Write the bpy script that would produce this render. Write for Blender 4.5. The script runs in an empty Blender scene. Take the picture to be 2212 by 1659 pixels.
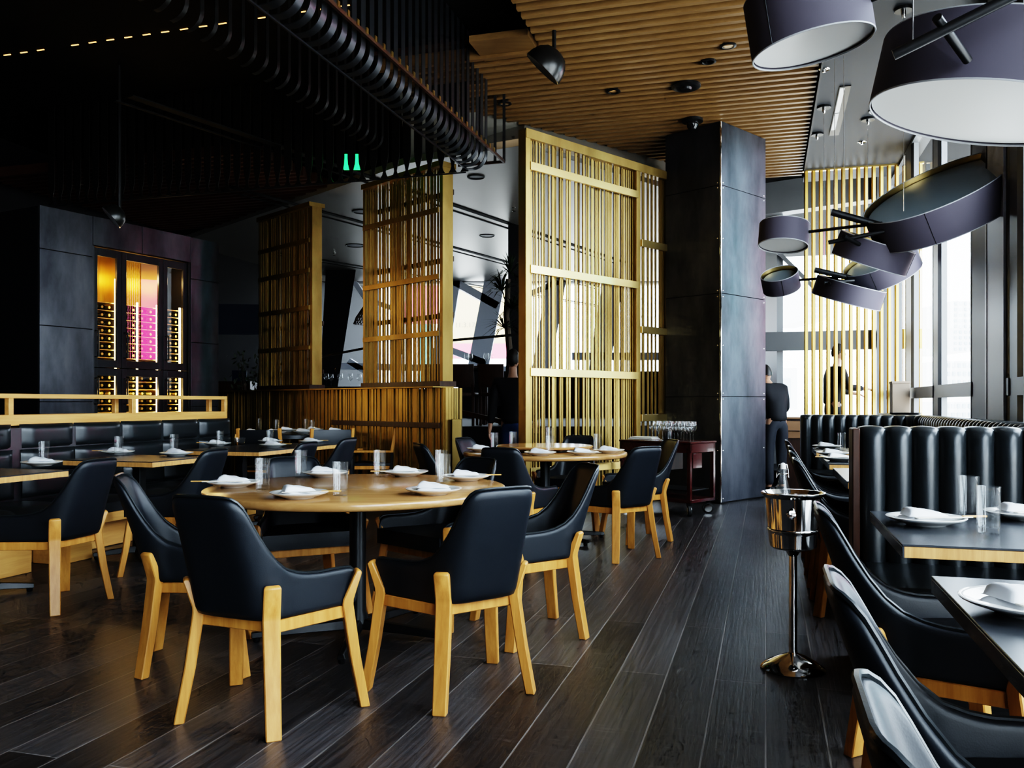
import bpy, bmesh, math, random
from mathutils import Vector, Matrix, noise as mnoise
R = math.radians
random.seed(7)
SC = bpy.context.scene
COL = SC.collection

# ------------------------------------------------------------------ room measures
F, CX, HZ, EYE = 1850.0, 1106.0, 870.0, 1.18      # focal length in px, optical centre, horizon row, eye height
E1 = Vector((0.284, 0.959, 0)).normalized()        # along the floor boards
E2 = Vector((E1.y, -E1.x, 0))                      # across the floor boards, towards the windows
def W(a, b, z=0.0):
    p = E1 * a + E2 * b
    return Vector((p.x, p.y, z))
def G(u, v, z=0.0):                                # where a line of sight meets the level z
    y = F * (EYE - z) / (v - HZ)
    return Vector(((u - CX) / F * y, y, z))
def P(u, v, y):
    return Vector(((u - CX) / F * y, y, EYE + (HZ - v) / F * y))
ROT_E1 = math.atan2(-E1.x, E1.y)                   # local +Y along E1

# ------------------------------------------------------------------ mesh helper
class MB:
    def __init__(self):
        self.v, self.f = [], []
    def add(self, vs, fs):
        n = len(self.v)
        self.v += [tuple(p) for p in vs]
        self.f += [tuple(i + n for i in f) for f in fs]
        return self
    def box(self, c, s, rz=0.0):
        c = Vector(c); hx, hy, hz = s[0] / 2, s[1] / 2, s[2] / 2
        m = Matrix.Rotation(rz, 3, 'Z')
        vs = [c + m @ Vector((x * hx, y * hy, z * hz)) for z in (-1, 1) for x, y in ((-1, -1), (1, -1), (1, 1), (-1, 1))]
        return self.add(vs, [(0, 3, 2, 1), (4, 5, 6, 7), (0, 1, 5, 4), (1, 2, 6, 5), (2, 3, 7, 6), (3, 0, 4, 7)])
    def bar(self, p0, p1, w, h, up=(0, 0, 1)):
        p0, p1 = Vector(p0), Vector(p1)
        d = (p1 - p0).normalized()
        up = Vector(up)
        if abs(d.dot(up)) > 0.98: up = Vector((0, 1, 0))
        s = d.cross(up).normalized(); t = s.cross(d).normalized()
        vs = []
        for p in (p0, p1):
            for a, b in ((-1, -1), (1, -1), (1, 1), (-1, 1)):
                vs.append(p + s * (a * w / 2) + t * (b * h / 2))
        return self.add(vs, [(0, 1, 2, 3), (7, 6, 5, 4), (0, 4, 5, 1), (1, 5, 6, 2), (2, 6, 7, 3), (3, 7, 4, 0)])
    def loft(self, rings, close=True, cap=True):
        n = len(rings[0]); vs = [p for r in rings for p in r]; fs = []
        for i in range(len(rings) - 1):
            for j in range(n if close else n - 1):
                k = (j + 1) % n
                fs.append((i * n + j, i * n + k, (i + 1) * n + k, (i + 1) * n + j))
        if cap:
            fs.append(tuple(range(n - 1, -1, -1)))
            fs.append(tuple(range((len(rings) - 1) * n, len(rings) * n)))
        return self.add(vs, fs)
    def tube(self, pts, r, n=10, cap=True):
        pts = [Vector(p) for p in pts]
        rs = r if isinstance(r, (list, tuple)) else [r] * len(pts)
        d0 = (pts[1] - pts[0]).normalized()
        s = d0.orthogonal().normalized()
        rings = []
        for i, p in enumerate(pts):
            d = (pts[min(i + 1, len(pts) - 1)] - pts[max(i - 1, 0)]).normalized()
            s = (s - d * s.dot(d)).normalized()
            t = d.cross(s)
            rings.append([p + (s * math.cos(2 * math.pi * k / n) + t * math.sin(2 * math.pi * k / n)) * rs[i] for k in range(n)])
        return self.loft(rings, True, cap)
    def lathe(self, prof, c=(0, 0, 0), n=32, m=None):
        c = Vector(c); vs, fs, rows = [], [], []
        for r, z in prof:
            if r < 1e-6:
                rows.append([len(vs)]); vs.append(Vector((0, 0, z)))
            else:
                rows.append(list(range(len(vs), len(vs) + n)))
                vs += [Vector((r * math.cos(2 * math.pi * k / n), r * math.sin(2 * math.pi * k / n), z)) for k in range(n)]
        for A, B in zip(rows, rows[1:]):
            if len(A) == 1 and len(B) == 1: continue
            for k in range(n):
                k2 = (k + 1) % n
                if len(A) == 1: fs.append((A[0], B[k2], B[k]))
                elif len(B) == 1: fs.append((A[k], A[k2], B[0]))
                else: fs.append((A[k], A[k2], B[k2], B[k]))
        vs = [c + (m @ p if m else p) for p in vs]
        return self.add(vs, fs)
    def prism(self, poly, z0, z1):
        n = len(poly)
        vs = [(x, y, z0) for x, y in poly] + [(x, y, z1) for x, y in poly]
        fs = [tuple(range(n - 1, -1, -1)), tuple(range(n, 2 * n))] + [(i, (i + 1) % n, n + (i + 1) % n, n + i) for i in range(n)]
        return self.add(vs, fs)
    def mesh(self, name, bevel=0.0, seg=2, sharp=35, normals=True):
        me = bpy.data.meshes.new(name)
        me.from_pydata(self.v, [], self.f)
        bm = bmesh.new(); bm.from_mesh(me)
        if normals: bmesh.ops.recalc_face_normals(bm, faces=bm.faces)
        if bevel > 0:
            es = [e for e in bm.edges if len(e.link_faces) == 2 and e.calc_face_angle(0) > 0.6]
            bmesh.ops.bevel(bm, geom=es, offset=bevel, segments=seg, affect='EDGES', profile=0.6, clamp_overlap=True)
        bm.to_mesh(me); bm.free()
        me.polygons.foreach_set('use_smooth', [True] * len(me.polygons))
        me.set_sharp_from_angle(angle=R(sharp))
        me.update()
        return me
    def build(self, name, mat, parent=None, bevel=0.0, seg=2, sharp=35, normals=True):
        me = self.mesh(name, bevel, seg, sharp, normals)
        return link(name, me, mat, parent)

def link(name, me, mat, parent=None):
    o = bpy.data.objects.new(name, me)
    if mat is not None and len(me.materials) == 0: me.materials.append(mat)
    COL.objects.link(o)
    if parent is not None: o.parent = parent
    return o
def empty(name, loc=(0, 0, 0), rz=0.0):
    o = bpy.data.objects.new(name, None)
    o.empty_display_size = 0.1
    o.location = loc; o.rotation_euler = (0, 0, rz)
    COL.objects.link(o)
    return o
def tag(o, label=None, cat=None, group=None, kind=None):
    if label: o['label'] = label
    if cat: o['category'] = cat
    if group: o['group'] = group
    if kind: o['kind'] = kind
    return o
def struct(o, label=None):
    o['kind'] = 'structure'
    if label: o['label'] = label
    return o
KIDS = {}
def kids(o): return [c for c in COL.objects if c.parent == o]
def copy_tree(o, loc=None, rz=None, parent=None, label=None, group=None):
    c = o.copy(); COL.objects.link(c)
    if parent is not None: c.parent = parent
    if loc is not None: c.location = loc
    if rz is not None: c.rotation_euler = (0, 0, rz)
    if label: c['label'] = label
    if group: c['group'] = group
    for k in kids(o): copy_tree(k, parent=c)
    return c
def solid(o, thick, sub=1, offset=-1.0):
    """thicken and smooth an open shell, baked to a mesh"""
    m = o.modifiers.new('s', 'SOLIDIFY'); m.thickness = thick; m.offset = offset
    if sub:
        s = o.modifiers.new('u', 'SUBSURF'); s.levels = sub; s.render_levels = sub
    bake(o)
def bake(o):
    dg = bpy.context.evaluated_depsgraph_get(); dg.update()
    ev = o.evaluated_get(dg)
    me = bpy.data.meshes.new_from_object(ev, depsgraph=dg)
    o.modifiers.clear()
    o.data = me
    me.polygons.foreach_set('use_smooth', [True] * len(me.polygons))

# ------------------------------------------------------------------ materials
MATS = {}
def mat(name, col=(0.5, 0.5, 0.5), rough=0.5, metal=0.0, spec=0.5, coat=0.0, em=None, ems=0.0):
    m = bpy.data.materials.new(name); m.use_nodes = True
    b = m.node_tree.nodes['Principled BSDF']
    b.inputs['Base Color'].default_value = (*col, 1)
    b.inputs['Roughness'].default_value = rough
    b.inputs['Metallic'].default_value = metal
    b.inputs['Specular IOR Level'].default_value = spec
    b.inputs['Coat Weight'].default_value = coat
    if em:
        b.inputs['Emission Color'].default_value = (*em, 1)
        b.inputs['Emission Strength'].default_value = ems
    MATS[name] = m
    return m
def nd(m, t): return m.node_tree.nodes.new(t)
def lk(m, a, b): m.node_tree.links.new(a, b)
def bsdf(m): return m.node_tree.nodes['Principled BSDF']
def coords(m, scale=(1, 1, 1), kind='Object', rot=(0, 0, 0)):
    t = nd(m, 'ShaderNodeTexCoord'); p = nd(m, 'ShaderNodeMapping')
    p.inputs['Scale'].default_value = scale; p.inputs['Rotation'].default_value = rot
    lk(m, t.outputs[kind], p.inputs['Vector'])
    return p.outputs['Vector']
def noise(m, vec, scale, detail=4, rough=0.6):
    n = nd(m, 'ShaderNodeTexNoise'); n.inputs['Scale'].default_value = scale
    n.inputs['Detail'].default_value = detail; n.inputs['Roughness'].default_value = rough
    lk(m, vec, n.inputs['Vector'])
    return n.outputs['Fac']
def ramp(m, fac, stops):
    r = nd(m, 'ShaderNodeValToRGB'); e = r.color_ramp.elements
    while len(e) < len(stops): e.new(0.5)
    for i, (p, c) in enumerate(stops):
        e[i].position = p; e[i].color = (*c, 1) if len(c) == 3 else c
    lk(m, fac, r.inputs['Fac'])
    return r.outputs['Color']
def bump(m, fac, strength=0.2, dist=0.01):
    b = nd(m, 'ShaderNodeBump'); b.inputs['Strength'].default_value = strength; b.inputs['Distance'].default_value = dist
    lk(m, fac, b.inputs['Height']); lk(m, b.outputs['Normal'], bsdf(m).inputs['Normal'])
def maprange(m, fac, a, b):
    n = nd(m, 'ShaderNodeMapRange'); n.inputs['To Min'].default_value = a; n.inputs['To Max'].default_value = b
    lk(m, fac, n.inputs['Value'])
    return n.outputs['Result']
def wood(name, dark, light, rough, axis='Z', scale=1.0, coat=0.0, spec=0.5):
    m = mat(name, light, rough, coat=coat, spec=spec)
    s = {'X': (1.2, 14, 14), 'Y': (14, 1.2, 14), 'Z': (14, 14, 1.2)}[axis]
    v = coords(m, tuple(k * scale for k in s))
    f = noise(m, v, 2.5, 6, 0.65)
    lk(m, ramp(m, f, [(0.28, dark), (0.72, light)]), bsdf(m).inputs['Base Color'])
    bump(m, f, 0.08, 0.004)
    return m
def steel(name, c0, c1, rough, metal=0.9):
    m = mat(name, c1, rough, metal)
    v = coords(m, (1.3, 1.3, 0.5), 'Object')
    f = noise(m, v, 2.2, 7, 0.62)
    lk(m, ramp(m, f, [(0.3, c0), (0.7, c1)]), bsdf(m).inputs['Base Color'])
    f2 = noise(m, coords(m, (3, 3, 1)), 3.0, 6, 0.6)
    lk(m, maprange(m, f2, rough - 0.1, rough + 0.15), bsdf(m).inputs['Roughness'])
    return m
def leather(name, col, rough=0.4):
    m = mat(name, col, rough, spec=0.5)
    v = coords(m, (1, 1, 1))
    n = nd(m, 'ShaderNodeTexVoronoi'); n.inputs['Scale'].default_value = 260
    lk(m, v, n.inputs['Vector'])
    bump(m, n.outputs['Distance'], 0.06, 0.002)
    f = noise(m, v, 3, 4)
    lk(m, maprange(m, f, rough - 0.07, rough + 0.07), bsdf(m).inputs['Roughness'])
    return m
def thin_glass(name, tint=(0.95, 0.97, 0.97), ior=1.45, rough=0.0, boost=1.0, highlight_mix=0.0):
    m = bpy.data.materials.new(name); m.use_nodes = True
    nt = m.node_tree; nt.nodes.clear()
    out = nt.nodes.new('ShaderNodeOutputMaterial'); mix = nt.nodes.new('ShaderNodeMixShader')
    tr = nt.nodes.new('ShaderNodeBsdfTransparent'); tr.inputs['Color'].default_value = (*tint, 1)
    gl = nt.nodes.new('ShaderNodeBsdfGlossy'); gl.inputs['Roughness'].default_value = rough
    f0 = ((ior - 1) / (ior + 1)) ** 2 * boost                      # thin sheet: the same from both sides
    lw = nt.nodes.new('ShaderNodeLayerWeight'); lw.inputs['Blend'].default_value = 0.5
    pw = nt.nodes.new('ShaderNodeMath'); pw.operation = 'POWER'; pw.inputs[1].default_value = 5.0
    mu = nt.nodes.new('ShaderNodeMath'); mu.operation = 'MULTIPLY_ADD'; mu.inputs[1].default_value = min(1, boost) * 0.8; mu.inputs[2].default_value = f0; mu.use_clamp = True
    nt.links.new(lw.outputs['Facing'], pw.inputs[0]); nt.links.new(pw.outputs[0], mu.inputs[0]); nt.links.new(mu.outputs[0], mix.inputs[0])
    nt.links.new(tr.outputs[0], mix.inputs[1]); nt.links.new(gl.outputs[0], mix.inputs[2])
    last = mix
    if highlight_mix:  # white diffuse lightens the glass in place of real highlights
        df = nt.nodes.new('ShaderNodeBsdfTranslucent'); df.inputs['Color'].default_value = (1, 1, 1, 1); d2 = nt.nodes.new('ShaderNodeBsdfDiffuse'); d2.inputs['Color'].default_value = (1, 1, 1, 1)
        ad = nt.nodes.new('ShaderNodeMixShader'); ad.inputs[0].default_value = 0.5; m2 = nt.nodes.new('ShaderNodeMixShader'); m2.inputs[0].default_value = highlight_mix
        nt.links.new(df.outputs[0], ad.inputs[1]); nt.links.new(d2.outputs[0], ad.inputs[2])
        nt.links.new(mix.outputs[0], m2.inputs[1]); nt.links.new(ad.outputs[0], m2.inputs[2]); last = m2
    nt.links.new(last.outputs[0], out.inputs[0])
    MATS[name] = m
    return m

LEATHER = leather('chair_leather', (0.0075, 0.010, 0.014), 0.48)
LEATHER_B = leather('banquette_leather', (0.016, 0.019, 0.021), 0.31)
OAK = wood('oak', (0.40, 0.165, 0.036), (0.64, 0.315, 0.085), 0.38, 'Z', spec=0.4)
OAK_TOP = wood('oak_table', (0.32, 0.165, 0.062), (0.47, 0.27, 0.115), 0.19, 'X', 0.8, spec=0.6)
OAK_RAIL = wood('oak_rail', (0.52, 0.26, 0.075), (0.72, 0.41, 0.14), 0.4, 'Y', 0.6)
BAMBOO = wood('bamboo_edge', (0.45, 0.22, 0.07), (0.72, 0.40, 0.15), 0.4, 'Z', 1.6)
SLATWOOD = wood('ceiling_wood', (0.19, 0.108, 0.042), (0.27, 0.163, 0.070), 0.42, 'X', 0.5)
SLATDARK = wood('dim_ceiling_wood', (0.05, 0.02, 0.012), (0.09, 0.035, 0.02), 0.5, 'X', 0.5)  # ceiling wood copied darker, dimness of the left slats put into the colour
REDWOOD = wood('mahogany', (0.03, 0.006, 0.006), (0.075, 0.016, 0.014), 0.25, 'X', 1.0, coat=0.2)
DARKWOOD = wood('dark_wood', (0.02, 0.008, 0.005), (0.06, 0.026, 0.014), 0.4, 'Z', 1.0)
BLACKTOP = mat('black_laminate', (0.035, 0.038, 0.044), 0.27)
BLACKMETAL = mat('black_metal', (0.012, 0.012, 0.013), 0.35, 0.3)
RIBBON = mat('black_ribbon_metal', (0.055, 0.06, 0.068), 0.36, 0.85)
STRIPMETAL = mat('black_strip_metal', (0.012, 0.011, 0.010), 0.45, 0.3)
BLACK = mat('matt_black', (0.006, 0.006, 0.006), 0.8, spec=0.2)
DARKWALL = mat('dark_wall', (0.008, 0.008, 0.010), 0.7, spec=0.25)
STEEL = steel('blackened_steel', (0.045, 0.047, 0.055), (0.12, 0.125, 0.14), 0.38, 0.85)
STEEL_P = steel('pillar_steel', (0.040, 0.043, 0.052), (0.125, 0.13, 0.15), 0.42, 0.85)
STEEL_D = steel('door_steel', (0.02, 0.021, 0.023), (0.035, 0.036, 0.04), 0.4, 0.6)
BRASS = steel('brass', (0.28, 0.18, 0.06), (0.48, 0.335, 0.125), 0.36, 0.9)
BRASS_D = steel('dark_brass', (0.22, 0.145, 0.05), (0.40, 0.28, 0.105), 0.42, 0.85)
GOLD = mat('polished_gold', (0.66, 0.48, 0.20), 0.30, 1.0)
RODGOLD = mat('rod_gold', (0.46, 0.30, 0.085), 0.42, 0.9)
CHROME = mat('polished_steel', (0.72, 0.70, 0.68), 0.09, 1.0)
CERAMIC = mat('white_ceramic', (0.78, 0.77, 0.74), 0.15, coat=0.3)
CLOTH = mat('white_napkin', (0.80, 0.82, 0.86), 0.85, spec=0.2)
PAPER = mat('paper_sleeve', (0.78, 0.74, 0.66), 0.7)
SHADE = mat('plum_fabric', (0.078, 0.070, 0.090), 0.7, spec=0.3)
PIPING = mat('pale_piping', (0.35, 0.36, 0.38), 0.5)
DIFF = mat('white_diffuser', (0.78, 0.78, 0.76), 0.35)
GREYDISC = mat('grey_disc', (0.20, 0.25, 0.27), 0.35)
GREYCEIL = mat('grey_ceiling_paint', (0.050, 0.052, 0.058), 0.5, spec=0.15)
LIGHTCEIL = mat('pale_ceiling_metal', (0.30, 0.285, 0.255), 0.42, 0.35)
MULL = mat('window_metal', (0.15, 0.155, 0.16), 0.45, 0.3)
MULL_GLARE = mat('glare_slanted_frame', (0.66, 0.70, 0.80), 0.5)  # frames lightened: glare from the windows put into the colour
MULL_D = mat('dark_window_metal', (0.02, 0.022, 0.027), 0.5)
PANE = thin_glass('window_pane', (0.985, 0.99, 0.99), 1.45, 0.0, 0.5)
CABGLASS = thin_glass('cabinet_pane', (0.97, 0.97, 0.96), 1.6, 0.0, 2.2)
GLASS = thin_glass('clear_glass', (0.99, 0.995, 0.995), 1.5, 0.02, 1.0, highlight_mix=0.015)
RAILGLASS = thin_glass('balustrade_glass', (0.96, 0.97, 0.97), 1.3)
SKIN = mat('skin', (0.48, 0.27, 0.18), 0.5)
HAIR = mat('dark_hair', (0.012, 0.008, 0.006), 0.5)
SHIRT = mat('black_shirt', (0.012, 0.012, 0.014), 0.8, spec=0.3)
JEANS = mat('blue_jeans', (0.02, 0.05, 0.12), 0.8, spec=0.2)
TROUSER = mat('dark_trousers', (0.012, 0.014, 0.02), 0.8)
TIE = mat('red_tie', (0.12, 0.012, 0.02), 0.6)
LEAF = mat('dark_leaf', (0.02, 0.035, 0.012), 0.5)
BARK = mat('bark', (0.09, 0.06, 0.04), 0.8)
BOTTLE = mat('dark_bottle_glass', (0.012, 0.016, 0.010), 0.08)
FOIL = mat('bottle_foil', (0.45, 0.30, 0.10), 0.3, 0.8)
LED = mat('warm_led', (1, 0.75, 0.35), 0.5, em=(1.0, 0.66, 0.24), ems=14)
AMBER = mat('amber_light', (1, 0.6, 0.2), 0.5, em=(1.0, 0.52, 0.15), ems=1.3)
GREENLIT = mat('green_lit_sign', (0, 0.6, 0.1), 0.5, em=(0.02, 1.0, 0.15), ems=1.6)
BULB = mat('bulb_and_fill_glow', (1, 0.9, 0.7), 0.5, em=(1.0, 0.82, 0.55), ems=9)
BLUESCREEN = mat('dim_blue_screen', (0.003, 0.004, 0.008), 0.5, em=(0.03, 0.10, 0.35), ems=0.008)
RUBBER = mat('rubber', (0.015, 0.015, 0.015), 0.6)
CARTON = mat('brown_card', (0.26, 0.2, 0.15), 0.7)
BUILD_W = mat('white_facade', (0.48, 0.50, 0.52), 0.7)
BUILD_G = mat('facade_windows', (0.26, 0.31, 0.35), 0.4)
BILL_CREAM = mat('cream_billboard', (0.36, 0.255, 0.125), 0.6)
BILL_PINK = mat('pink_billboard', (0.50, 0.07, 0.12), 0.6)
BILL_MAG = mat('magenta_billboard', (0.85, 0.06, 0.24), 0.6)
BILL_CYAN = mat('cyan_billboard', (0.05, 0.32, 0.36), 0.6)
LETTER = mat('grey_lettering', (0.10, 0.085, 0.06), 0.6)
TEAL = mat('teal_relief', (0.06, 0.16, 0.15), 0.4)

# wide oak boards stained nearly black, worn along the joints
FLOOR = mat('dark_boards', (0.02, 0.018, 0.018), 0.35, spec=0.95)
def _floor():
    m = FLOOR
    v = coords(m, (1, 1, 1))
    br = nd(m, 'ShaderNodeTexBrick'); br.offset = 0.37
    for k, val in (('Scale', 1.0), ('Mortar Size', 0.0035), ('Mortar Smooth', 0.2), ('Brick Width', 2.3), ('Row Height', 0.205), ('Bias', 0.0)):
        br.inputs[k].default_value = val
    br.inputs['Color1'].default_value = (0.017, 0.016, 0.0165, 1)
    br.inputs['Color2'].default_value = (0.072, 0.069, 0.073, 1)
    br.inputs['Mortar'].default_value = (0.17, 0.16, 0.155, 1)
    lk(m, v, br.inputs['Vector'])
    g = noise(m, coords(m, (1.5, 26, 1)), 2.0, 8, 0.7)
    w = noise(m, coords(m, (30, 3, 1)), 1.6, 6, 0.75)
    p = noise(m, coords(m, (0.8, 0.8, 1)), 1.4, 5, 0.6)
    wv = nd(m, 'ShaderNodeTexWave'); wv.wave_type = 'BANDS'; wv.bands_direction = 'Y'
    for k, val in (('Scale', 1.0), ('Distortion', 14.0), ('Detail', 4.0), ('Detail Scale', 1.2), ('Detail Roughness', 0.65)): wv.inputs[k].default_value = val
    lk(m, coords(m, (0.5, 12.0, 1)), wv.inputs['Vector'])
    worn = ramp(m, w, [(0.56, (0, 0, 0)), (0.80, (1, 1, 1))])
    pm = ramp(m, p, [(0.42, (0, 0, 0)), (0.62, (1, 1, 1))])
    mul = nd(m, 'ShaderNodeMath'); mul.operation = 'MULTIPLY'
    lk(m, worn, mul.inputs[0]); lk(m, pm, mul.inputs[1])
    mul2 = nd(m, 'ShaderNodeMath'); mul2.operation = 'MULTIPLY'; mul2.inputs[1].default_value = 0.9
    lk(m, mul.outputs[0], mul2.inputs[0])
    grain = nd(m, 'ShaderNodeMixRGB'); grain.blend_type = 'MULTIPLY'; grain.inputs['Fac'].default_value = 0.7
    lk(m, br.outputs['Color'], grain.inputs['Color1'])
    lk(m, ramp(m, g, [(0.3, (0.22, 0.21, 0.21)), (0.72, (1.9, 1.85, 1.85))]), grain.inputs['Color2'])
    gr2 = nd(m, 'ShaderNodeMixRGB'); gr2.blend_type = 'MULTIPLY'; gr2.inputs['Fac'].default_value = 0.32
    lk(m, grain.outputs[0], gr2.inputs['Color1']); lk(m, ramp(m, wv.outputs['Fac'], [(0.15, (0.45, 0.44, 0.44)), (0.85, (1.5, 1.5, 1.5))]), gr2.inputs['Color2'])
    grain = gr2
    mix = nd(m, 'ShaderNodeMixRGB'); lk(m, mul2.outputs[0], mix.inputs['Fac'])
    lk(m, grain.outputs[0], mix.inputs['Color1']); mix.inputs['Color2'].default_value = (0.22, 0.21, 0.205, 1)
    lk(m, mix.outputs[0], bsdf(m).inputs['Base Color'])
    lk(m, maprange(m, g, 0.20, 0.46), bsdf(m).inputs['Roughness'])
    inv = nd(m, 'ShaderNodeMath'); inv.operation = 'MULTIPLY_ADD'; inv.inputs[1].default_value = -1.2; inv.inputs[2].default_value = 1
    lk(m, br.outputs['Fac'], inv.inputs[0])
    ad = nd(m, 'ShaderNodeMath'); ad.operation = 'MULTIPLY_ADD'; ad.inputs[1].default_value = 0.45
    sm = nd(m, 'ShaderNodeMath'); sm.operation = 'MULTIPLY_ADD'; sm.inputs[1].default_value = 0.15; lk(m, wv.outputs['Fac'], sm.inputs[0]); lk(m, g, sm.inputs[2]); lk(m, sm.outputs[0], ad.inputs[0]); lk(m, inv.outputs[0], ad.inputs[2])
    bump(m, ad.outputs[0], 0.5, 0.006)
_floor()
# ================================================================== the room
def quad(pts, name, m, parent=None):
    b = MB(); b.add(pts, [tuple(range(len(pts)))])
    return b.build(name, m, parent, normals=False)
def wallbox(a0, a1, b0, b1, z0, z1, mb=None):
    """an upright block on the board grid"""
    mb = mb or MB()
    p = [W(a0, b0), W(a1, b0), W(a1, b1), W(a0, b1)]
    return mb.prism([(q.x, q.y) for q in p], z0, z1)

BW = 1.765                                          # window wall
# floor: local x runs along the boards
fl = MB(); fl.add([(-6, 12, 0), (26, 12, 0), (26, -3.2, 0), (-6, -3.2, 0)], [(0, 1, 2, 3)])
fo = fl.build('floor', FLOOR, normals=True)
fo.rotation_euler = (0, 0, math.atan2(E1.y, E1.x)); struct(fo, 'wide nearly black wooden floor boards')

struct(wallbox(-5.2, 22, -12, 3.2, 4.75, 4.85).build('ceiling', BLACK), 'black upper ceiling')
struct(wallbox(-5.2, -5.0, -10, 2.2, 0, 4.75).build('wall_back', DARKWALL))
struct(wallbox(-5.2, 21, -10.1, -9.9, 0, 4.75).build('wall_left', DARKWALL), 'black wall on the left')
# painted strip of ceiling beside the windows
gc = wallbox(-5, 13.4, 0.53, BW + 0.2, 4.45, 4.62).build('ceiling_window_side', GREYCEIL); struct(gc, 'smooth grey ceiling strip along the windows')
wallbox(-5, 12.75, 0.515, 0.535, 4.43, 4.62).build('trim_edge', MULL_D, gc)

# wooden slat ceiling
s = MB()
def slat_field(mb, a0, a1, fb0, fb1, pitch=0.15, w=0.055, z=4.47, h=0.12):
    a = a0
    while a < a1:
        b0, b1 = fb0(a), fb1(a)
        if b1 - b0 > 0.1:
            p0, p1 = W(a, b0, z + h / 2), W(a, b1, z + h / 2)
            mb.bar(p0, p1, w, h)
        a += pitch
def left_end(a):
    if a < 7.75: return -2.0
    lim = (a - 9.82) / 1.427 - 2.75 if a > 9.3 else -3.7
    return max(lim, -3.7)
slat_field(s, -3.0, 13.2, left_end, lambda a: 0.5)
so = s.build('ceiling_slats', SLATWOOD); struct(so, 'warm brown wooden slats across the ceiling')
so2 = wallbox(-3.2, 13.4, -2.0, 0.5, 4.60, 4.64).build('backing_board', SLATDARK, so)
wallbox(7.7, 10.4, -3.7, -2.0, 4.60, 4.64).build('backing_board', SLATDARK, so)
wallbox(7.45, 8.05, -2.62, -2.06, 4.50, 4.56).build('plain_panel', SLATWOOD, so)
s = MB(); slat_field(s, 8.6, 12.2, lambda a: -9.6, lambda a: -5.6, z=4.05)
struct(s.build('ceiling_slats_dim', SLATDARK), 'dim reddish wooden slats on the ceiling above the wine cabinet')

# pale metal ceiling of the raised dining room beyond the screens
poly = [(-1.25, 10.1), (0.12, 9.38), (2.3, 11.55), (4.0, 13.9), (4.4, 20.6), (-7.2, 20.6), (-7.2, 16.5)]
lc = MB().prism(poly, 4.0, 4.08).build('ceiling_beyond', LIGHTCEIL); struct(lc, 'pale metal ceiling over the raised dining room')
sl = MB()
for v1, v2 in ((440, 493), (532, 575), (607, 633)):                # dark slots
    p, q = G(972, v1, 3.997), G(1130, v2, 3.997)
    d = (q - p).normalized()
    sl.bar(p - d * 5, q + d * 4, 0.10, 0.012)
    n = Vector((-d.y, d.x, 0)) * 0.22
    sl.bar(p - d * 5 + n, q + d * 4 + n, 0.035, 0.012)
sl.build('slot', BLACK, lc)
bh = MB()
lo_, hi_ = [(-1.25, 10.1), (.12, 9.38), (2.3, 11.55)], [(-1.2, 9.13), (.149, 10.2), (2.1, 11.75)]
for k in (0, 1):
    A_, B_, C_, D_ = (*lo_[k], 4.0), (*lo_[k + 1], 4.0), (*hi_[k + 1], 4.5), (*hi_[k], 4.5)
    bh.add([A_, B_, C_, D_], [(0, 1, 2), (0, 2, 3)])
struct(bh.build('wall_bulkhead', LIGHTCEIL), 'grey drop wall between the two ceilings')

# ---- window wall on the right
def window(name, a0, a1, z0, z1, label):
    w = MB().bar(W(a0, BW + 0.02, z0), W(a1, BW + 0.02, z0), 0.08, 0.07)
    w.bar(W(a0, BW + 0.02, z1), W(a1, BW + 0.02, z1), 0.08, 0.07)
    for a in (a0 + 0.03, a1 - 0.03): w.bar(W(a, BW + 0.02, z0), W(a, BW + 0.02, z1), 0.06, 0.08)
    for z in (0.62, 1.30):
        w.bar(W(a0, BW + 0.02, z), W(a1, BW + 0.02, z), 0.10, 0.13)
    o = struct(w.build(name, MULL), label)
    g = MB(); g.add([W(a0, BW + 0.03, z0), W(a1, BW + 0.03, z0), W(a1, BW + 0.03, z1), W(a0, BW + 0.03, z1)], [(0, 1, 2, 3)])
    g.build('pane', PANE, o)
    return o
LIT_METAL = mat('lit_window_metal', (0.62, 0.66, 0.72), 0.45)
cols = [(-5.0, -4.6), (-2.1, -1.7), (0.9, 1.3), (3.7, 4.1), (6.98, 7.18), (7.27, 8.39), (9.96, 10.2), (11.7, 12.1), (13.9, 14.6)]
for i, ((_, a0), (a1, _)) in enumerate(zip(cols, cols[1:])):
    window('window_%d' % (i + 1), a0, a1, 0.12, 4.45, 'tall bright window of the right wall')
for i, (a0, a1) in enumerate(cols[1:-1]):
    big = a1 - a0 > 0.6
    c = MB()
    wallbox(a0, a1, BW - 0.02, BW + 0.05, 0, 4.45, c)
    o = struct(c.build('wall_window_column_%d' % (i + 1), MULL_D if big else MULL), 'grey metal column between the windows')
    if big:
        wallbox(a0, a0 + 0.49, BW - 0.04, BW - 0.021, 0, 4.45).build('trim', LIT_METAL, o)  # lit part of the column, its brightness painted as a paler strip
        wallbox(a0 + 0.50, a0 + 0.53, BW - 0.045, BW - 0.021, 0, 4.45).build('trim', BLACKMETAL, o)
struct(wallbox(-5, 14.6, BW - 0.02, BW + 0.2, 0, 0.12).build('baseboard_right', MULL_D))
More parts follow.
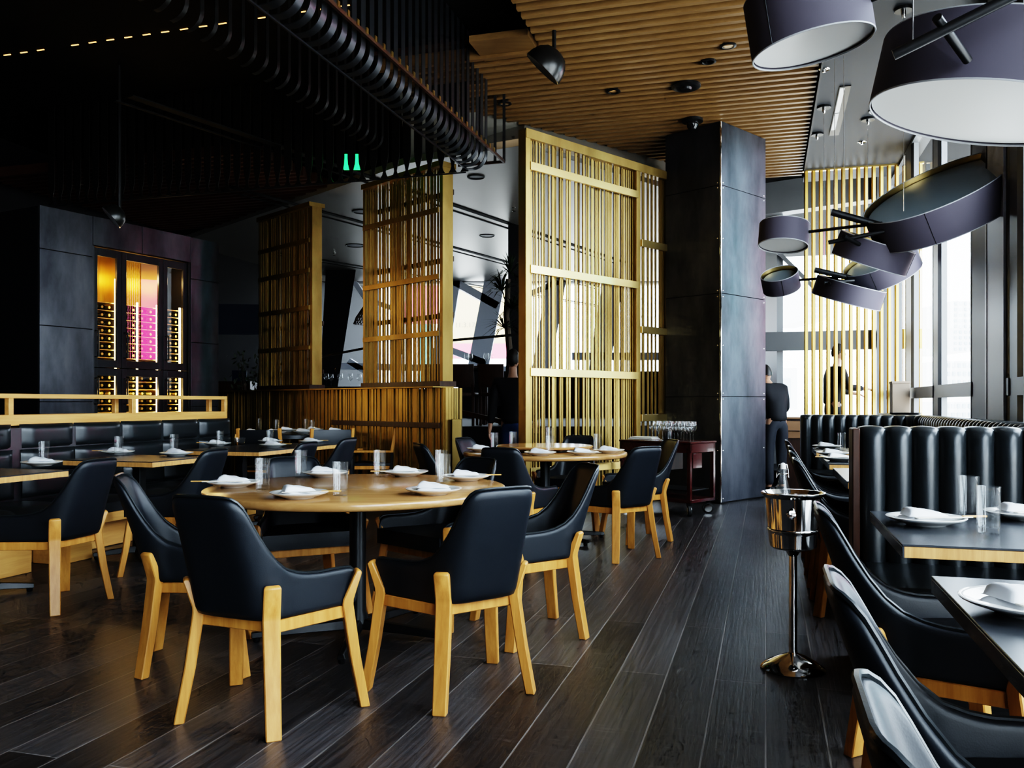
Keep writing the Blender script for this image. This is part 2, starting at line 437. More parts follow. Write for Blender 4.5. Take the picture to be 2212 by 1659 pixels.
# ---- end wall behind the gold rods
AE = 14.5
e = MB()
e.bar(W(AE, -1.3, 2.17), W(AE, 1.9, 2.17), 0.14, 0.30)
e.bar(W(AE, -1.3, 4.35), W(AE, 1.9, 4.62), 0.3, 0.5)
e.bar(W(AE, -1.3, 0.4), W(AE, 1.9, 0.4), 0.14, 0.85)
e.bar(W(AE, -0.12, 3.95), W(AE, 0.85, 2.9), 0.06, 0.06)
eo = struct(e.build('window_end', MULL), 'window with a heavy cross beam behind the gold rods')
g = MB(); g.add([W(AE + 0.05, -1.3, 0), W(AE + 0.05, 1.9, 0), W(AE + 0.05, 1.9, 4.6), W(AE + 0.05, -1.3, 4.6)], [(0, 1, 2, 3)]); g.build('pane', PANE, eo)
struct(wallbox(AE - 0.45, AE + 0.1, 1.62, 2.2, 0, 4.7).build('wall_corner_column', MULL), 'grey corner column beside the gold rods')
# ---- far facade of the raised dining room
YF = 20.0
fz = MB()
def fbar(u1, v1, u2, v2, wpx, y=YF, mb=None, d=0.3):
    p, q = P(u1, v1, y), P(u2, v2, y)
    (mb or fz).bar(p, q, wpx / F * y, d, up=(0, 1, 0))
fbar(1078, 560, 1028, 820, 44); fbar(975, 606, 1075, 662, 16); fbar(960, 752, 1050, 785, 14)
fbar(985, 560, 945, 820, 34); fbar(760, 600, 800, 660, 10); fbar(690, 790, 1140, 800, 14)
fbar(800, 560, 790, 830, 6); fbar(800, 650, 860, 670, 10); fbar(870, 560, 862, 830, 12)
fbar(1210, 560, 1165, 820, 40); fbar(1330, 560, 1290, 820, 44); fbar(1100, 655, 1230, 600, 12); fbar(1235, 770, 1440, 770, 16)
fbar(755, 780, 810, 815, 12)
ff = struct(fz.build('window_far', MULL_GLARE), 'slanted window frames of the raised dining room')
g = MB(); g.add([(-7.2, YF + .1, 0), (4.4, YF + .1, 0), (4.4, YF + .1, 4.0), (-7.2, YF + .1, 4.0)], [(0, 1, 2, 3)]); g.build('pane', PANE, ff)
g = MB().bar((4.35, 13.9, 2.3), (4.35, 20.0, 2.3), 0.1, 4.6); struct(g.build('wall_beyond_right', MULL))
struct(MB().bar((-7.2, 20.05, 4.37), (4.4, 20.05, 4.37), 0.3, 0.76).build('wall_beyond_head', DARKWALL))
struct(MB().bar((-6.2, 19.5, 2.37), (-4.75, 19.2, 2.37), 0.3, 4.75).build('wall_beyond_left', DARKWALL), 'dark end wall of the raised dining room')
struct(MB().bar((-1.25, 19.85, 1.36), (4.3, 19.85, 1.36), .12, 1.10).build('wall_far_sill', DARKWALL), 'dark sill under the far windows'); struct(MB().bar((-4.7, 19.85, 1.0), (-1.25, 19.85, 1.0), .12, 1.0).build('wall_far_sill_low', DARKWALL))
sp = MB(); sp.loft([[P(u, v, y) for u, v, y in ((690, 845, 18.2), (728, 845, 18.2), (728, 845, 19), (690, 845, 19))],
                    [P(u, v, y) for u, v, y in ((705, 560, 18.2), (772, 560, 18.2), (772, 560, 19), (705, 560, 19))]])
struct(sp.build('wall_slanted_pillar', DARKWALL), 'black slanted pillar at the far windows')
# raised floors with dark fronts
struct(MB().prism([(-1.28, 11.9), (1.4, 11.9), (4.2, 14.5), (4.2, 19.7), (-1.28, 19.7)], 0.0, 0.85).build('floor_raised', DARKWALL), 'black front of the raised dining floor')
struct(MB().prism([(-2.7, 12.6), (-1.3, 12.6), (-1.3, 19.0), (-4.6, 19.0), (-4.4, 14.4)], 0.0, 0.66).build('floor_raised_low', DARKWALL), 'lower raised floor behind the slatted low wall')

# ---- square pillar clad in dark steel
pn = Vector((2.43, 9.97, 0)); pr = Vector((0.72, 0.69, 0)).normalized(); pl = Vector((-pr.y, pr.x, 0))
pc = MB()
q = [pn + pr * .012 + pl * .012, pn + pr * .99 + pl * .012, pn + pr * .99 + pl * .78, pn + pr * .012 + pl * .78]
pc.prism([(p.x, p.y) for p in q], 0, 4.46)
po = struct(pc.build('wall_pillar', BLACKMETAL), 'square pillar clad in dark steel sheets')
for z0, z1 in ((0.02, 1.25), (1.256, 2.455), (2.461, 3.715), (3.721, 4.46)):
    b = MB()
    b.bar(pn + pr * .004 + Vector((0, 0, (z0 + z1) / 2)), pn + pr * 1.0 + Vector((0, 0, (z0 + z1) / 2)), 0.012, z1 - z0)
    b.build('steel_sheet', STEEL_P, po, 0.002, 1)
    b = MB()
    b.bar(pn + pl * .004 + Vector((0, 0, (z0 + z1) / 2)), pn + pl * .78 + Vector((0, 0, (z0 + z1) / 2)), 0.012, z1 - z0)
    b.build('steel_sheet', STEEL_P, po, 0.002, 1)
b = MB().tube([pn + Vector((0, 0, .02)), pn + Vector((0, 0, 4.46))], 0.012, 8); b.build('corner_trim', CHROME, po)
b = MB()
for z in (0.06, 1.22, 1.29, 2.42, 2.49, 3.69, 3.75, .62, 1.85, 3.1):
    for t in (.04, .96):
        c = pn + pr * t - pl * .007; b.lathe([(0, .004), (.007, .002), (.009, 0)], c + Vector((0, 0, z)), 8, Matrix.Rotation(R(90), 3, pr))
    c = pn + pl * .04 - pr * .007; b.lathe([(0, .004), (.007, .002), (.009, 0)], c + Vector((0, 0, z)), 8, Matrix.Rotation(R(-90), 3, pl))
b.build('screw', CHROME, po)

# ---- light
w = bpy.data.worlds.new('sky'); SC.world = w; w.use_nodes = True
wt = w.node_tree; bg = wt.nodes['Background']
tc = wt.nodes.new('ShaderNodeTexCoord'); sx = wt.nodes.new('ShaderNodeSeparateXYZ'); cr = wt.nodes.new('ShaderNodeValToRGB')
wt.links.new(tc.outputs['Generated'], sx.inputs[0]); wt.links.new(sx.outputs['Z'], cr.inputs[0])
cr.color_ramp.elements[0].position = 0.0; cr.color_ramp.elements[0].color = (0.55, 0.60, 0.62, 1)
cr.color_ramp.elements[1].position = 0.06; cr.color_ramp.elements[1].color = (0.74, 0.88, 1.0, 1)
wt.links.new(cr.outputs[0], bg.inputs['Color']); bg.inputs['Strength'].default_value = 8.0
def portal(loc, normal, sx_, sy_):
    l = bpy.data.lights.new('sky_portal', 'AREA'); l.shape = 'RECTANGLE'; l.size = sx_; l.size_y = sy_; l.cycles.is_portal = True
    o = bpy.data.objects.new('sky_portal', l); COL.objects.link(o); o.location = loc
    o.rotation_euler = (-Vector(normal)).to_track_quat('Z', 'Y').to_euler()
portal(W(4.7, BW + .3, 2.3), -E2, 19.6, 4.4)
portal(W(AE + .3, 0.3, 2.3), -E1, 3.2, 4.5)
portal((-1.4, YF + .5, 2.0), (0, -1, 0), 11.6, 4.0)
def spot(loc, target, power, col, size=R(70), r=0.04, name='downlight_beam'):
    l = bpy.data.lights.new(name, 'SPOT'); l.energy = power; l.color = col; l.spot_size = size; l.spot_blend = 0.6; l.shadow_soft_size = r
    o = bpy.data.objects.new(name, l); COL.objects.link(o); o.location = loc
    o.rotation_euler = (Vector(loc) - Vector(target)).to_track_quat('Z', 'Y').to_euler()
    return o
def point(loc, power, col, r=0.1):
    l = bpy.data.lights.new('bulb_and_fill_glow', 'POINT'); l.energy = power; l.color = col; l.shadow_soft_size = r
    o = bpy.data.objects.new('bulb_and_fill_glow', l); COL.objects.link(o); o.location = loc

cam = bpy.data.cameras.new('camera'); co = bpy.data.objects.new('camera', cam); COL.objects.link(co)
co.location = (0, 0, EYE); co.rotation_euler = (R(90), 0, 0)
cam.sensor_width = 36; cam.lens = F / 2212 * 36; cam.shift_y = (HZ - 829.5) / 2212; cam.clip_end = 300; cam.clip_start = 0.02
SC.camera = co
SC.view_settings.view_transform = 'Filmic'
SC.view_settings.look = 'Very High Contrast'
SC.view_settings.exposure = 0.85
SC.cycles.use_denoising = True
SC.cycles.use_adaptive_sampling = True; SC.cycles.adaptive_threshold = 0.06; SC.cycles.adaptive_min_samples = 12
SC.cycles.max_bounces = 5; SC.cycles.diffuse_bounces = 3; SC.cycles.glossy_bounces = 2; SC.cycles.transparent_max_bounces = 12; SC.cycles.transmission_bounces = 3
SC.cycles.caustics_reflective = False; SC.cycles.caustics_refractive = False
SC.cycles.sample_clamp_indirect = 6
# ================================================================== chairs
def smooth01(x):
    x = max(0.0, min(1.0, x)); return x * x * (3 - 2 * x)
def chair_shell():
    r, hw, yb, yf, fw = 0.10, 0.188, -0.190, 0.205, 0.272
    L1, L2 = hw - r, r * math.pi / 2
    L3 = math.hypot(fw - hw, yf - (yb + r)); L = L1 + L2 + L3
    def plan(s):
        l = s * L
        if l < L1: return l, yb
        if l < L1 + L2:
            t = (l - L1) / r; return hw - r + r * math.sin(t), yb + r - r * math.cos(t)
        t = (l - L1 - L2) / L3; return hw + (fw - hw) * t, yb + r + (yf - yb - r) * t
    key = [(0, .855), (.10, .855), (.20, .853), (.245, .848), (.272, .836), (.292, .815), (.306, .783), (.326, .73), (.358, .668), (.40, .615), (.455, .578), (.53, .558), (.60, .549), (.70, .545), (.82, .545), (.91, .545), (.955, .541), (.982, .528), (.995, .508), (1.0, .485)]
    ss, zs = [], []
    for i in range(len(key) - 1):
        for k in range(2):
            t = k / 2; ss.append(key[i][0] * (1 - t) + key[i + 1][0] * t); zs.append(key[i][1] * (1 - t) + key[i + 1][1] * t)
    ss.append(1.0); zs.append(key[-1][1])
    def S(s, z, sg):
        x, y = plan(s); h = z - 0.40
        wb = 1 - smooth01((s - 0.22) / 0.5)
        y -= h * 0.27 * wb + h * h * 0.12 * wb
        x *= 1 + h * (-0.12 * wb + 0.16 * (1 - wb))
        return Vector((sg * x, y, z))
    cols = [(s, z, -1) for s, z in reversed(list(zip(ss, zs)))] + [(s, z, 1) for s, z in list(zip(ss, zs))[1:]]
    n = 8; vs, fs = [], []
    for s, zt, sg in cols:
        for k in range(n): vs.append(S(s, 0.40 + (zt - 0.40) * k / (n - 1), sg))
    for i in range(len(cols) - 1):
        for k in range(n - 1):
            a = i * n + k; fs.append((a, a + n, a + n + 1, a + 1))
    rim = [S(s, z + 0.002, sg) for s, z, sg in cols]
    return vs, fs, rim, plan
def leg_mesh(fx, fy):
    d = Vector((1 if fx > 0 else -1, 1 if fy > 0 else -1, 0)).normalized(); t = Vector((-d.y, d.x, 0))
    f = Vector((fx, fy, 0)); rings = []
    for z, off, th, wd in ((0, 0, .038, .054), (.20, -.038, .040, .058), (.405, -.068, .042, .062), (.425, -.066, .040, .062), (.525, -.026, .026, .060), (.535, -.028, .014, .050)):
        c = f + d * off + Vector((0, 0, z))
        rings.append([c + d * (a * th / 2) + t * (b * wd / 2) for a, b in ((-1, -1), (1, -1), (1, 1), (-1, 1))])
    return MB().loft(rings)
def make_chair():
    root = empty('dining_chair')
    vs, fs, rim, plan = chair_shell()
    sh = MB().add(vs, fs).build('backrest', LEATHER, root)
    solid(sh, 0.030, 1, 0.0)
    MB().tube(rim, 0.0055, 6).build('piping', LEATHER_B, root)
    pts = [plan(k / 24) for k in range(25)]
    poly = [(x - .012, y + .012) for x, y in pts]; poly[-1] = (poly[-1][0], .225)
    full = [(-x, y) for x, y in reversed(poly)] + poly[1:]
    MB().prism(full, 0.398, 0.478).build('seat', LEATHER, root, 0.02, 3)
    fr = MB()
    rr, ff_ = (.158, -.155), (.262, .158)
    fr.bar((-rr[0], rr[1], .381), (rr[0], rr[1], .381), .022, .046); fr.bar((-ff_[0], ff_[1], .376), (ff_[0], ff_[1], .376), .022, .056)
    for sg in (-1, 1): fr.bar((sg * rr[0], rr[1], .375), (sg * ff_[0], ff_[1], .376), .022, .046)
    fr.build('seat_frame', OAK, root, 0.003, 1)
    for fx, fy in ((-.215, -.21), (.215, -.21), (-.315, .212), (.315, .212)):
        leg_mesh(fx, fy).build('leg', OAK, root, 0.004, 1)
    return root
CH = make_chair(); CH_USED = [False]
def place_chair(c, facing, label, group):
    f = Vector((facing[0], facing[1], 0)).normalized(); rz = math.atan2(-f.x, f.y)
    o = CH if not CH_USED[0] else copy_tree(CH)
    CH_USED[0] = True
    o.location = (c[0], c[1], 0); o.rotation_euler = (0, 0, rz)
    tag(o, label, 'chair', group)
g1, g2, g3, g4 = 'chairs around the near round table', 'chairs around the far round table', 'chairs along the banquette tables', 'chairs along the window side tables'
for c, f, l in (
    ((-.95, 3.27), (.39, .92), 'black bucket chair with oak legs, back to us, front left of near round table'),
    ((-.22, 3.53), (-.58, .81), 'black bucket chair at the front right of the near round table beside the aisle'),
    ((-1.44, 3.93), (.966, .258), 'black bucket chair seen from the side at the left end of near round table'),
    ((-1.17, 4.81), (.42, -.9), 'black bucket chair with blue lit back behind the left half of near round table'),
    ((-.41, 4.77), (-.69, -.73), 'black bucket chair with dark inner back behind the right half of near round table'),
    ((.095, 4.42), (-.95, -.317), 'black bucket chair with open arm towards us at right end of near round table')):
    place_chair(c, f, l, g1)
for c, f, l in (
    ((.82, 6.57), (-.56, .83), 'black bucket chair with its back to the aisle, front right of far round table'),
    ((.02, 6.44), (.34, .94), 'black bucket chair with its back to us, front left of far round table'),
    ((1.09, 7.44), (-.96, -.26), 'black bucket chair with pale rim standing between the far round table and the drinks trolley'),
    ((-.17, 7.78), (.88, -.48), 'black bucket chair with pale blue lit back left of far round table'),
    ((-.45, 6.98), (.92, .38), 'narrow looking black chair seen edge on left of far round table before the slatted wall'),
    ((.55, 8.12), (-.35, -.94), 'black bucket chair behind the far round table before the tall gold screen')):
    place_chair(c, f, l, g2)
for c, f, l in (
    ((-2.68, 5.01), (-.966, .26), 'black bucket chair nearest us at the banquette tables, by the picture edge'),
    ((-2.37, 6.05), (-.966, .26), 'black bucket chair at the middle banquette table, behind the side-on chair'),
    ((-1.98, 7.15), (-.95, .30), 'black bucket chair with low rounded back at the farthest banquette table, nearer of two'),
    ((-1.80, 7.98), (-.95, .30), 'black bucket chair at the far end of the farthest banquette table')):
    place_chair(c, f, l, g3)
for a, b, l in ((2.86, .49, 'black stitched chair pulled under the booth table beside the ice bucket'),
                (1.70, .45, 'black stitched chair at the nearest window side table, second from the camera'),
                (1.0, .44, 'black stitched chair closest to the camera at the bottom right corner'),
                (7.72, .50, 'black chair farthest down the window side row'),
                (6.70, .50, 'black chair third from the leather booth in the far window side row'),
                (5.98, .49, 'black chair second from the leather booth in the far window side row'),
                (5.22, .49, 'black chair just behind the ice bucket beside the leather booth')):
    p = W(a, b); place_chair((p.x, p.y), (E2.x, E2.y), l, g4)

# ================================================================== tables
def foot_cross(mb, L, angs, r0=.02):
    for an in angs:
        d = Vector((math.cos(R(an)), math.sin(R(an)), 0))
        rings = []
        for t, z0, z1, wd in ((0, .035, .085, .07), (.55, .030, .068, .055), (1, .022, .050, .042)):
            c = d * (L * t); s = Vector((-d.y, d.x, 0)) * wd / 2
            rings.append([c + s + Vector((0, 0, z0)), c - s + Vector((0, 0, z0)), c - s * .6 + Vector((0, 0, z1)), c + s * .6 + Vector((0, 0, z1))])
        mb.loft(rings)
        mb.lathe([(0, .0), (.017, 0), (.019, .024), (0, .026)], d * (L - .025), 10)
def round_table(loc, r, angs, name, label, group=None):
    t = empty(name, loc); tag(t, label, 'table', group)
    MB().lathe([(0, .712), (r - .10, .712), (r - .012, .716), (r - .004, .722), (r, .732), (r, .746), (r - .004, .752), (r - .010, .755), (0, .755)], n=96).build('tabletop', OAK_TOP, t)
    MB().lathe([(0, .06), (.055, .06), (.05, .10), (.042, .12), (.042, .69), (.05, .70), (.26, .70), (.26, .712), (0, .712)], n=24).build('column', BLACKMETAL, t)
    fc = MB(); foot_cross(fc, .52, angs); fc.build('base', BLACKMETAL, t, .004, 1)
    return t
T1 = (-.787, 4.37); T2 = (.288, 7.45)
round_table((*T1, 0), .755, (197, 272, 340, 60), 'round_table', 'large round oak table laid for six in the middle of the room', 'round oak tables')
round_table((*T2, 0), .71, (5, 310, 130, 225), 'round_table', 'far round oak table carrying a turntable', 'round oak tables')
MB().lathe([(0, 0), (.14, 0), (.14, .022), (.40, .024), (.425, .032), (.43, .042), (.42, .050), (0, .052)], n=72).build('lazy_susan', OAK_TOP)
ls = bpy.data.objects['lazy_susan']; ls.location = (T2[0] + .0, T2[1] + .12, .755); tag(ls, 'round wooden turntable on the far round table', 'turntable')

def slab_table(a0, a1, b0, b1, label, name='rectangular_table', group=None, top=.755, legs=1, off=(0, 0), shade_edges=False):
    c = W((a0 + a1) / 2, (b0 + b1) / 2); la, lb = a1 - a0, b1 - b0
    t = empty(name, c, ROT_E1); tag(t, label, 'table', group)
    MB().box((0, 0, top - .0035), (lb, la, .007)).build('tabletop', BLACKTOP, t, .0015, 1)
    for sx in ((-1, 1) if shade_edges else ()): MB().box((sx * (lb / 2 - .003), 0, top - .024), (.006, la, .034)).build('shaded_edge', BLACKTOP, t, .001, 1)  # black strips put the shade on the side edges into the colour
    MB().box((0, 0, top - .024), (lb - (.013 if shade_edges else .003), la - .003, .034)).build('bamboo_core', BAMBOO, t, .001, 1)
    ys = [0] if legs == 1 else [-la / 4, la / 4]
    for y in ys:
        m = MB().box((off[0], y + off[1], .39), (.07, .07, .64)); m.box((off[0], y + off[1], top - .047), (.36, .36, .012))
        m.build('column', BLACKMETAL, t, .003, 1)
        fc = MB(); foot_cross(fc, .32, (45, 135, 225, 315))
        fc.v = [(p[0] + off[0], p[1] + y + off[1], p[2]) for p in fc.v]
        fc.build('base', BLACKMETAL, t, .003, 1)
    return t
ge = 'tables along the leather banquette'
BL = -4.227                                          # aisle edge of the banquette tables
def LB(u, v): p = G(u, v, .755); return p.dot(E1), p.dot(E2)
slab_table(3.75, 4.40, BL - .80, BL, 'black topped table nearest us at the banquette, cut by the picture edge', group=ge)
slab_table(5.17, 5.85, BL - .80, BL, 'black topped table in the middle of the banquette, with two plates', group=ge)
slab_table(6.52, 8.05, BL - .86, BL, 'long black topped table at the far end of the banquette', group=ge, legs=2)
gw = 'tables along the window side'
slab_table(2.80, 3.63, .393, 1.50, 'black topped table in front of the channelled booth', shade_edges=True, group=gw)
slab_table(1.45, 2.31, .39, 1.50, 'black topped table nearest the camera at the bottom right', shade_edges=True, group=gw)
slab_table(7.95, 8.62, .42, 1.20, 'farthest black topped table before the rear booth', shade_edges=True, group=gw, off=(.17, .1))
slab_table(6.35, 7.45, .42, 1.20, 'second black topped table behind the tall booth back', shade_edges=True, group=gw, off=(.17, .05))
slab_table(4.95, 5.95, .42, 1.20, 'black topped table just behind the tall booth back, mostly hidden', shade_edges=True, group=gw, off=(.17, .02))
# dark round table by the slatted wall
dt = empty('dark_round_table', (-2.60, 10.22, 0)); tag(dt, 'black round table laid with many plates before the slatted low wall', 'table')
DTZ = .82
MB().lathe([(0, DTZ - .05), (.66, DTZ - .05), (.68, DTZ - .045), (.68, DTZ - .005), (.675, DTZ), (0, DTZ)], n=64).build('tabletop', BLACKTOP, dt)
MB().lathe([(0, 0), (.28, 0), (.28, .02), (.06, .04), (.05, .08), (.05, DTZ - .05), (0, DTZ - .05)], n=24).build('column', BLACKMETAL, dt)

# sling backed chairs around it
def make_sling():
    t = empty('sling_chair')
    for sx in (-1, 1):
        MB().bar((sx * .23, .22, 0), (sx * .23, .22, .60), .03, .035).build('leg', BLACKMETAL, t, .003, 1)
        MB().bar((sx * .23, -.22, 0), (sx * .23, -.24, .62), .03, .035).build('leg', BLACKMETAL, t, .003, 1)
        MB().bar((sx * .23, -.235, .60), (sx * .23, -.29, .90), .035, .04).build('back_post', OAK, t, .004, 1)
        MB().bar((sx * .23, -.24, .61), (sx * .23, .25, .61), .04, .025).build('arm', OAK, t, .004, 1)
    MB().bar((-.23, -.283, .80), (.23, -.283, .80), .014, .17).build('backrest', LEATHER, t, .005, 2)
    MB().box((0, 0, .455), (.44, .44, .035)).build('seat', LEATHER, t, .012, 2)
    f = MB()
    for y in (-.215, .215): f.bar((-.23, y, .42), (.23, y, .42), .025, .04); f.bar((-.23, y, .2), (.23, y, .2), .018, .02)
    for x in (-.21, .21): f.bar((x, -.22, .42), (x, .22, .42), .025, .04); f.bar((x, -.22, .2), (x, .22, .2), .018, .02); f.bar((x, -.215, .2), (x, -.215, .42), .018, .018)
    f.build('seat_frame', OAK, t, .003, 1)
    return t
sl0 = make_sling()
for i, (c, f, l) in enumerate((((-2.74, 9.60), (.05, 1), 'black sling back chair with oak posts before the dark round table, left one'),
                               ((-2.11, 9.62), (-.5, .85), 'black sling back chair with oak posts before the dark round table, right one'),
                               ((-1.64, 10.24), (-.99, .0), 'black sling chair side on at the right end of the dark round table'))):
    o = sl0 if i == 0 else copy_tree(sl0)
    o.location = (*c, 0); o.rotation_euler = (0, 0, math.atan2(-f[0], f[1])); tag(o, l, 'chair', 'sling chairs at the dark table')

# ================================================================== table ware
def make_plate():
    return MB().lathe([(0, 0), (.062, 0), (.066, .004), (.085, .010), (.118, .021), (.128, .026), (.130, .029), (.127, .031), (.116, .027), (.085, .016), (.07, .013), (0, .0125)], n=48).build('plate', CERAMIC, sharp=60)
def make_napkin():
    vs, fs = [], []; nx, ny = 16, 12
    for lay, (sx, sy, ox, oy, z0, h, rz) in enumerate(((.078, .060, 0, 0, .0, .016, .1), (.070, .047, -.002, .004, .011, .028, -.14))):
        n0 = len(vs)
        for i in range(nx + 1):
            for j in range(ny + 1):
                x, y = i / nx * 2 - 1, j / ny * 2 - 1
                k = max(0, 1 - x ** 6) * max(0, 1 - abs(y) ** 3.2)
                X, Y = x * sx, y * sy * (1 - .22 * (x > 0) * x)
                z = z0 + h * (k ** .45) * (.72 - .42 * x * (1 if lay else .4)) + .002 * math.sin(7 * x + 3 * y) * k
                c, s_ = math.cos(rz), math.sin(rz)
                vs.append((ox + X * c - Y * s_, oy + X * s_ + Y * c, z))
        for i in range(nx):
            for j in range(ny):
                a = n0 + i * (ny + 1) + j; fs.append((a, a + ny + 1, a + ny + 2, a + 1))
    return MB().add(vs, fs).build('napkin', CLOTH, sharp=80)
def make_sticks():
    o = MB().box((-.01, 0, .0025), (.20, .026, .003)).build('chopstick_sleeve', PAPER, bevel=.001, seg=1)
    for y in (-.004, .004): MB().tube([(.06, y, .004), (.145, y, .004)], .0032, 6).build('chopstick', OAK_RAIL, o)
    return o
def make_tumbler():
    return MB().lathe([(0, 0), (.031, 0), (.033, .003), (.0365, .150), (.0368, .153), (.0355, .154), (.0345, .152), (.0312, .026), (.029, .020), (.015, .018), (0, .0175)], n=28).build('tumbler', GLASS, sharp=50)
def make_wineglass():
    return MB().lathe([(0, 0), (.034, 0), (.035, .002), (.02, .005), (.006, .010), (.0035, .02), (.0035, .085), (.008, .095), (.026, .112), (.037, .135), (.039, .155), (.035, .19), (.031, .208), (.030, .209), (.029, .208), (.033, .19), (.037, .155), (.035, .136), (.024, .115), (0, .10)], n=24).build('wine_glass', GLASS, sharp=50)
PROTO = {'plate': [make_plate(), 0, 'plate'], 'napkin': [make_napkin(), 0, 'napkin'], 'sticks': [make_sticks(), 0, 'chopsticks'], 'tumbler': [make_tumbler(), 0, 'glass'], 'wineglass': [make_wineglass(), 0, 'glass']}
def put(kind, loc, rz, label, group):
    p = PROTO[kind]; o = p[0] if p[1] == 0 else copy_tree(p[0])
    p[1] += 1; o.location = loc; o.rotation_euler = (0, 0, rz)
    return tag(o, label, p[2], group)
TT = .7555
def clamp(c, z, m):
    for (x, y), r, h in ((T1, .755, TT), (T2, .71, TT), ((-2.60, 10.22), .68, DTZ)):
        d = Vector((c.x - x, c.y - y, 0))
        if d.length < 1.15 and abs(z - h) < .01 and d.length > r - m: d *= (r - m) / d.length; return Vector((x + d.x, y + d.y, z))
    return c
def setting(u, v, z, where, group, stick=0.0, nap=None, sticks=True):
    c = clamp(G(u, v, z), z, .137)
    k = random.uniform(-.5, .5) if nap is None else nap
    put('plate', c, 0, 'white plate ' + where, 'plates ' + group)
    put('napkin', c + Vector((0, 0.0, .0225)), k, 'folded white napkin on plate ' + where, 'napkins ' + group)
    if sticks:
        put('sticks', c + Vector((math.cos(stick) * .045 + .02 * math.sin(stick), math.sin(stick) * .045 - .055 * abs(math.cos(stick)), .0305)), stick, 'paper sleeved chopsticks on plate ' + where, 'chopsticks ' + group)
def tumbler(u, v, z, where, group):
    put('tumbler', clamp(G(u, v, z), z, .06), 0, 'clear tumbler ' + where, 'tumblers ' + group)
gr = 'on the near round table'
for u, v, w_, st, na in ((495, 1052, 'at far left rim of near round table', 3.2, .1), (647, 1076, 'near the front left chair of near round table', .15, .6), (690, 1026, 'at the back left of near round table', 3.0, 0),
                     (897, 1024, 'at the back right of near round table', 3.3, .1), (937, 1068, 'beside the front right chair of near round table', 2.8, 0), (1027, 1037, 'at far right rim of near round table', .1, .1)):
    setting(u, v, TT, w_, gr, st, na, sticks=u not in (690, 937))
for u, v, w_ in ((567, 1057, 'beside the far left plate of near round table'), (735, 1070, 'in the front middle of near round table'), (650, 1030, 'before the blue lit chair on near round table'),
                 (820, 1030, 'at the back middle of near round table'), (959, 1043, 'nearer of the pair right on near round table'), (953, 1030, 'farther of the pair right on near round table')):
    tumbler(u, v, TT, w_, gr)
gr = 'on the far round table'
for u, v, w_, st in ((1040, 975, 'left on the far round table', 0), (1166, 985, 'front middle on the far round table', .1), (1270, 984, 'front right on the far round table', 3.1), (1338, 979, 'right rim of the far round table', 3)):
    setting(u, v, TT, w_, gr, st, sticks=False)
for u, v, w_ in ((1068, 971, 'left of two by the turntable left side'), (1093, 966, 'right of two by the turntable left side'), (1188, 982, 'in front of the turntable'), (1291, 975, 'right of the turntable')):
    tumbler(u, v, TT, w_, gr)
put('tumbler', (ls.location.x + .05, ls.location.y + .1, .8075), 0, 'clear tumbler standing on the wooden turntable', 'tumblers on the far round table')
gr = 'on the banquette tables'
for u, v, w_, st in ((90, 1006, 'on the banquette table nearest us', 0), (255, 982, 'left on the middle banquette table', 3.1), (381, 985, 'right on the middle banquette table', .1),
                     (470, 963, 'left on the long banquette table', 3.1), (590, 966, 'front on the long banquette table', 0), (584, 957, 'behind the front plate on the long banquette table', 3.1), (672, 958, 'right on the long banquette table', 0)):
    setting(u, v, TT, w_, gr, st, sticks=u in (255, 470, 590, 672))
for u, v, w_ in ((95, 1000, 'on the banquette table nearest us'), (257, 984, 'by the left plate of the middle banquette table'), (376, 977, 'behind the right plate of the middle banquette table'),
                 (475, 965, 'by the left plate of the long banquette table'), (583, 961, 'between the two front plates of the long banquette table'), (672, 952, 'behind the right plate of the long banquette table')):
    tumbler(u, v, TT, w_, gr)
bw = MB().lathe([(0, 0), (.045, 0), (.055, .01), (.065, .06), (.062, .06), (.052, .012), (0, .008)], n=28).build('glass_bowl', GLASS, sharp=50)
bw.location = G(517, 958, TT); tag(bw, 'small clear glass bowl on the long banquette table beside the leather seat', 'bowl')
gr = 'on the dark round table'
for u, v, w_ in ((534, 938, 'at the left rim of the dark round table'), (594, 938, 'left front of the dark round table'), (604, 929, 'left back of the dark round table'), (655, 936, 'front middle of the dark round table'), (690, 931, 'right of middle on the dark round table'), (724, 934, 'right front of the dark round table'), (746, 925, 'at the right rim of the dark round table')):
    setting(u, v, DTZ + .0005, w_, gr, 0, sticks=False)
for u, v, w_ in ((560, 929, 'leftmost on the dark round table'), (597, 933, 'left of middle on the dark round table'), (663, 931, 'middle of the dark round table'), (674, 935, 'front of the middle pair on dark round table'), (712, 926, 'rightmost on the dark round table')):
    tumbler(u, v, DTZ + .0005, w_, gr)
gr = 'on the window side tables'
for u, v, w_, st, na in ((2000, 1134, 'on the booth table beside two tumblers', .12, .1), (2210, 1122, 'on the booth table behind the two tumblers', .1, 0), (2225, 1326, 'on the table nearest the camera', .2, .3),
                     (1786, 969, 'on the farthest window side table', 3.1, 0), (1800, 985, 'front left on the second window side table', 3.1, 0), (1812, 996, 'front right on the second window side table', 3.1, 0)):
    setting(u, v, TT, w_, gr, st, na, sticks=v > 990)
for u, v, w_ in ((2092, 1118, 'farther of two on the booth table'), (2135, 1153, 'nearer of two on the booth table'), (1818, 972, 'on the farthest window side table')):
    tumbler(u, v, TT, w_, gr)
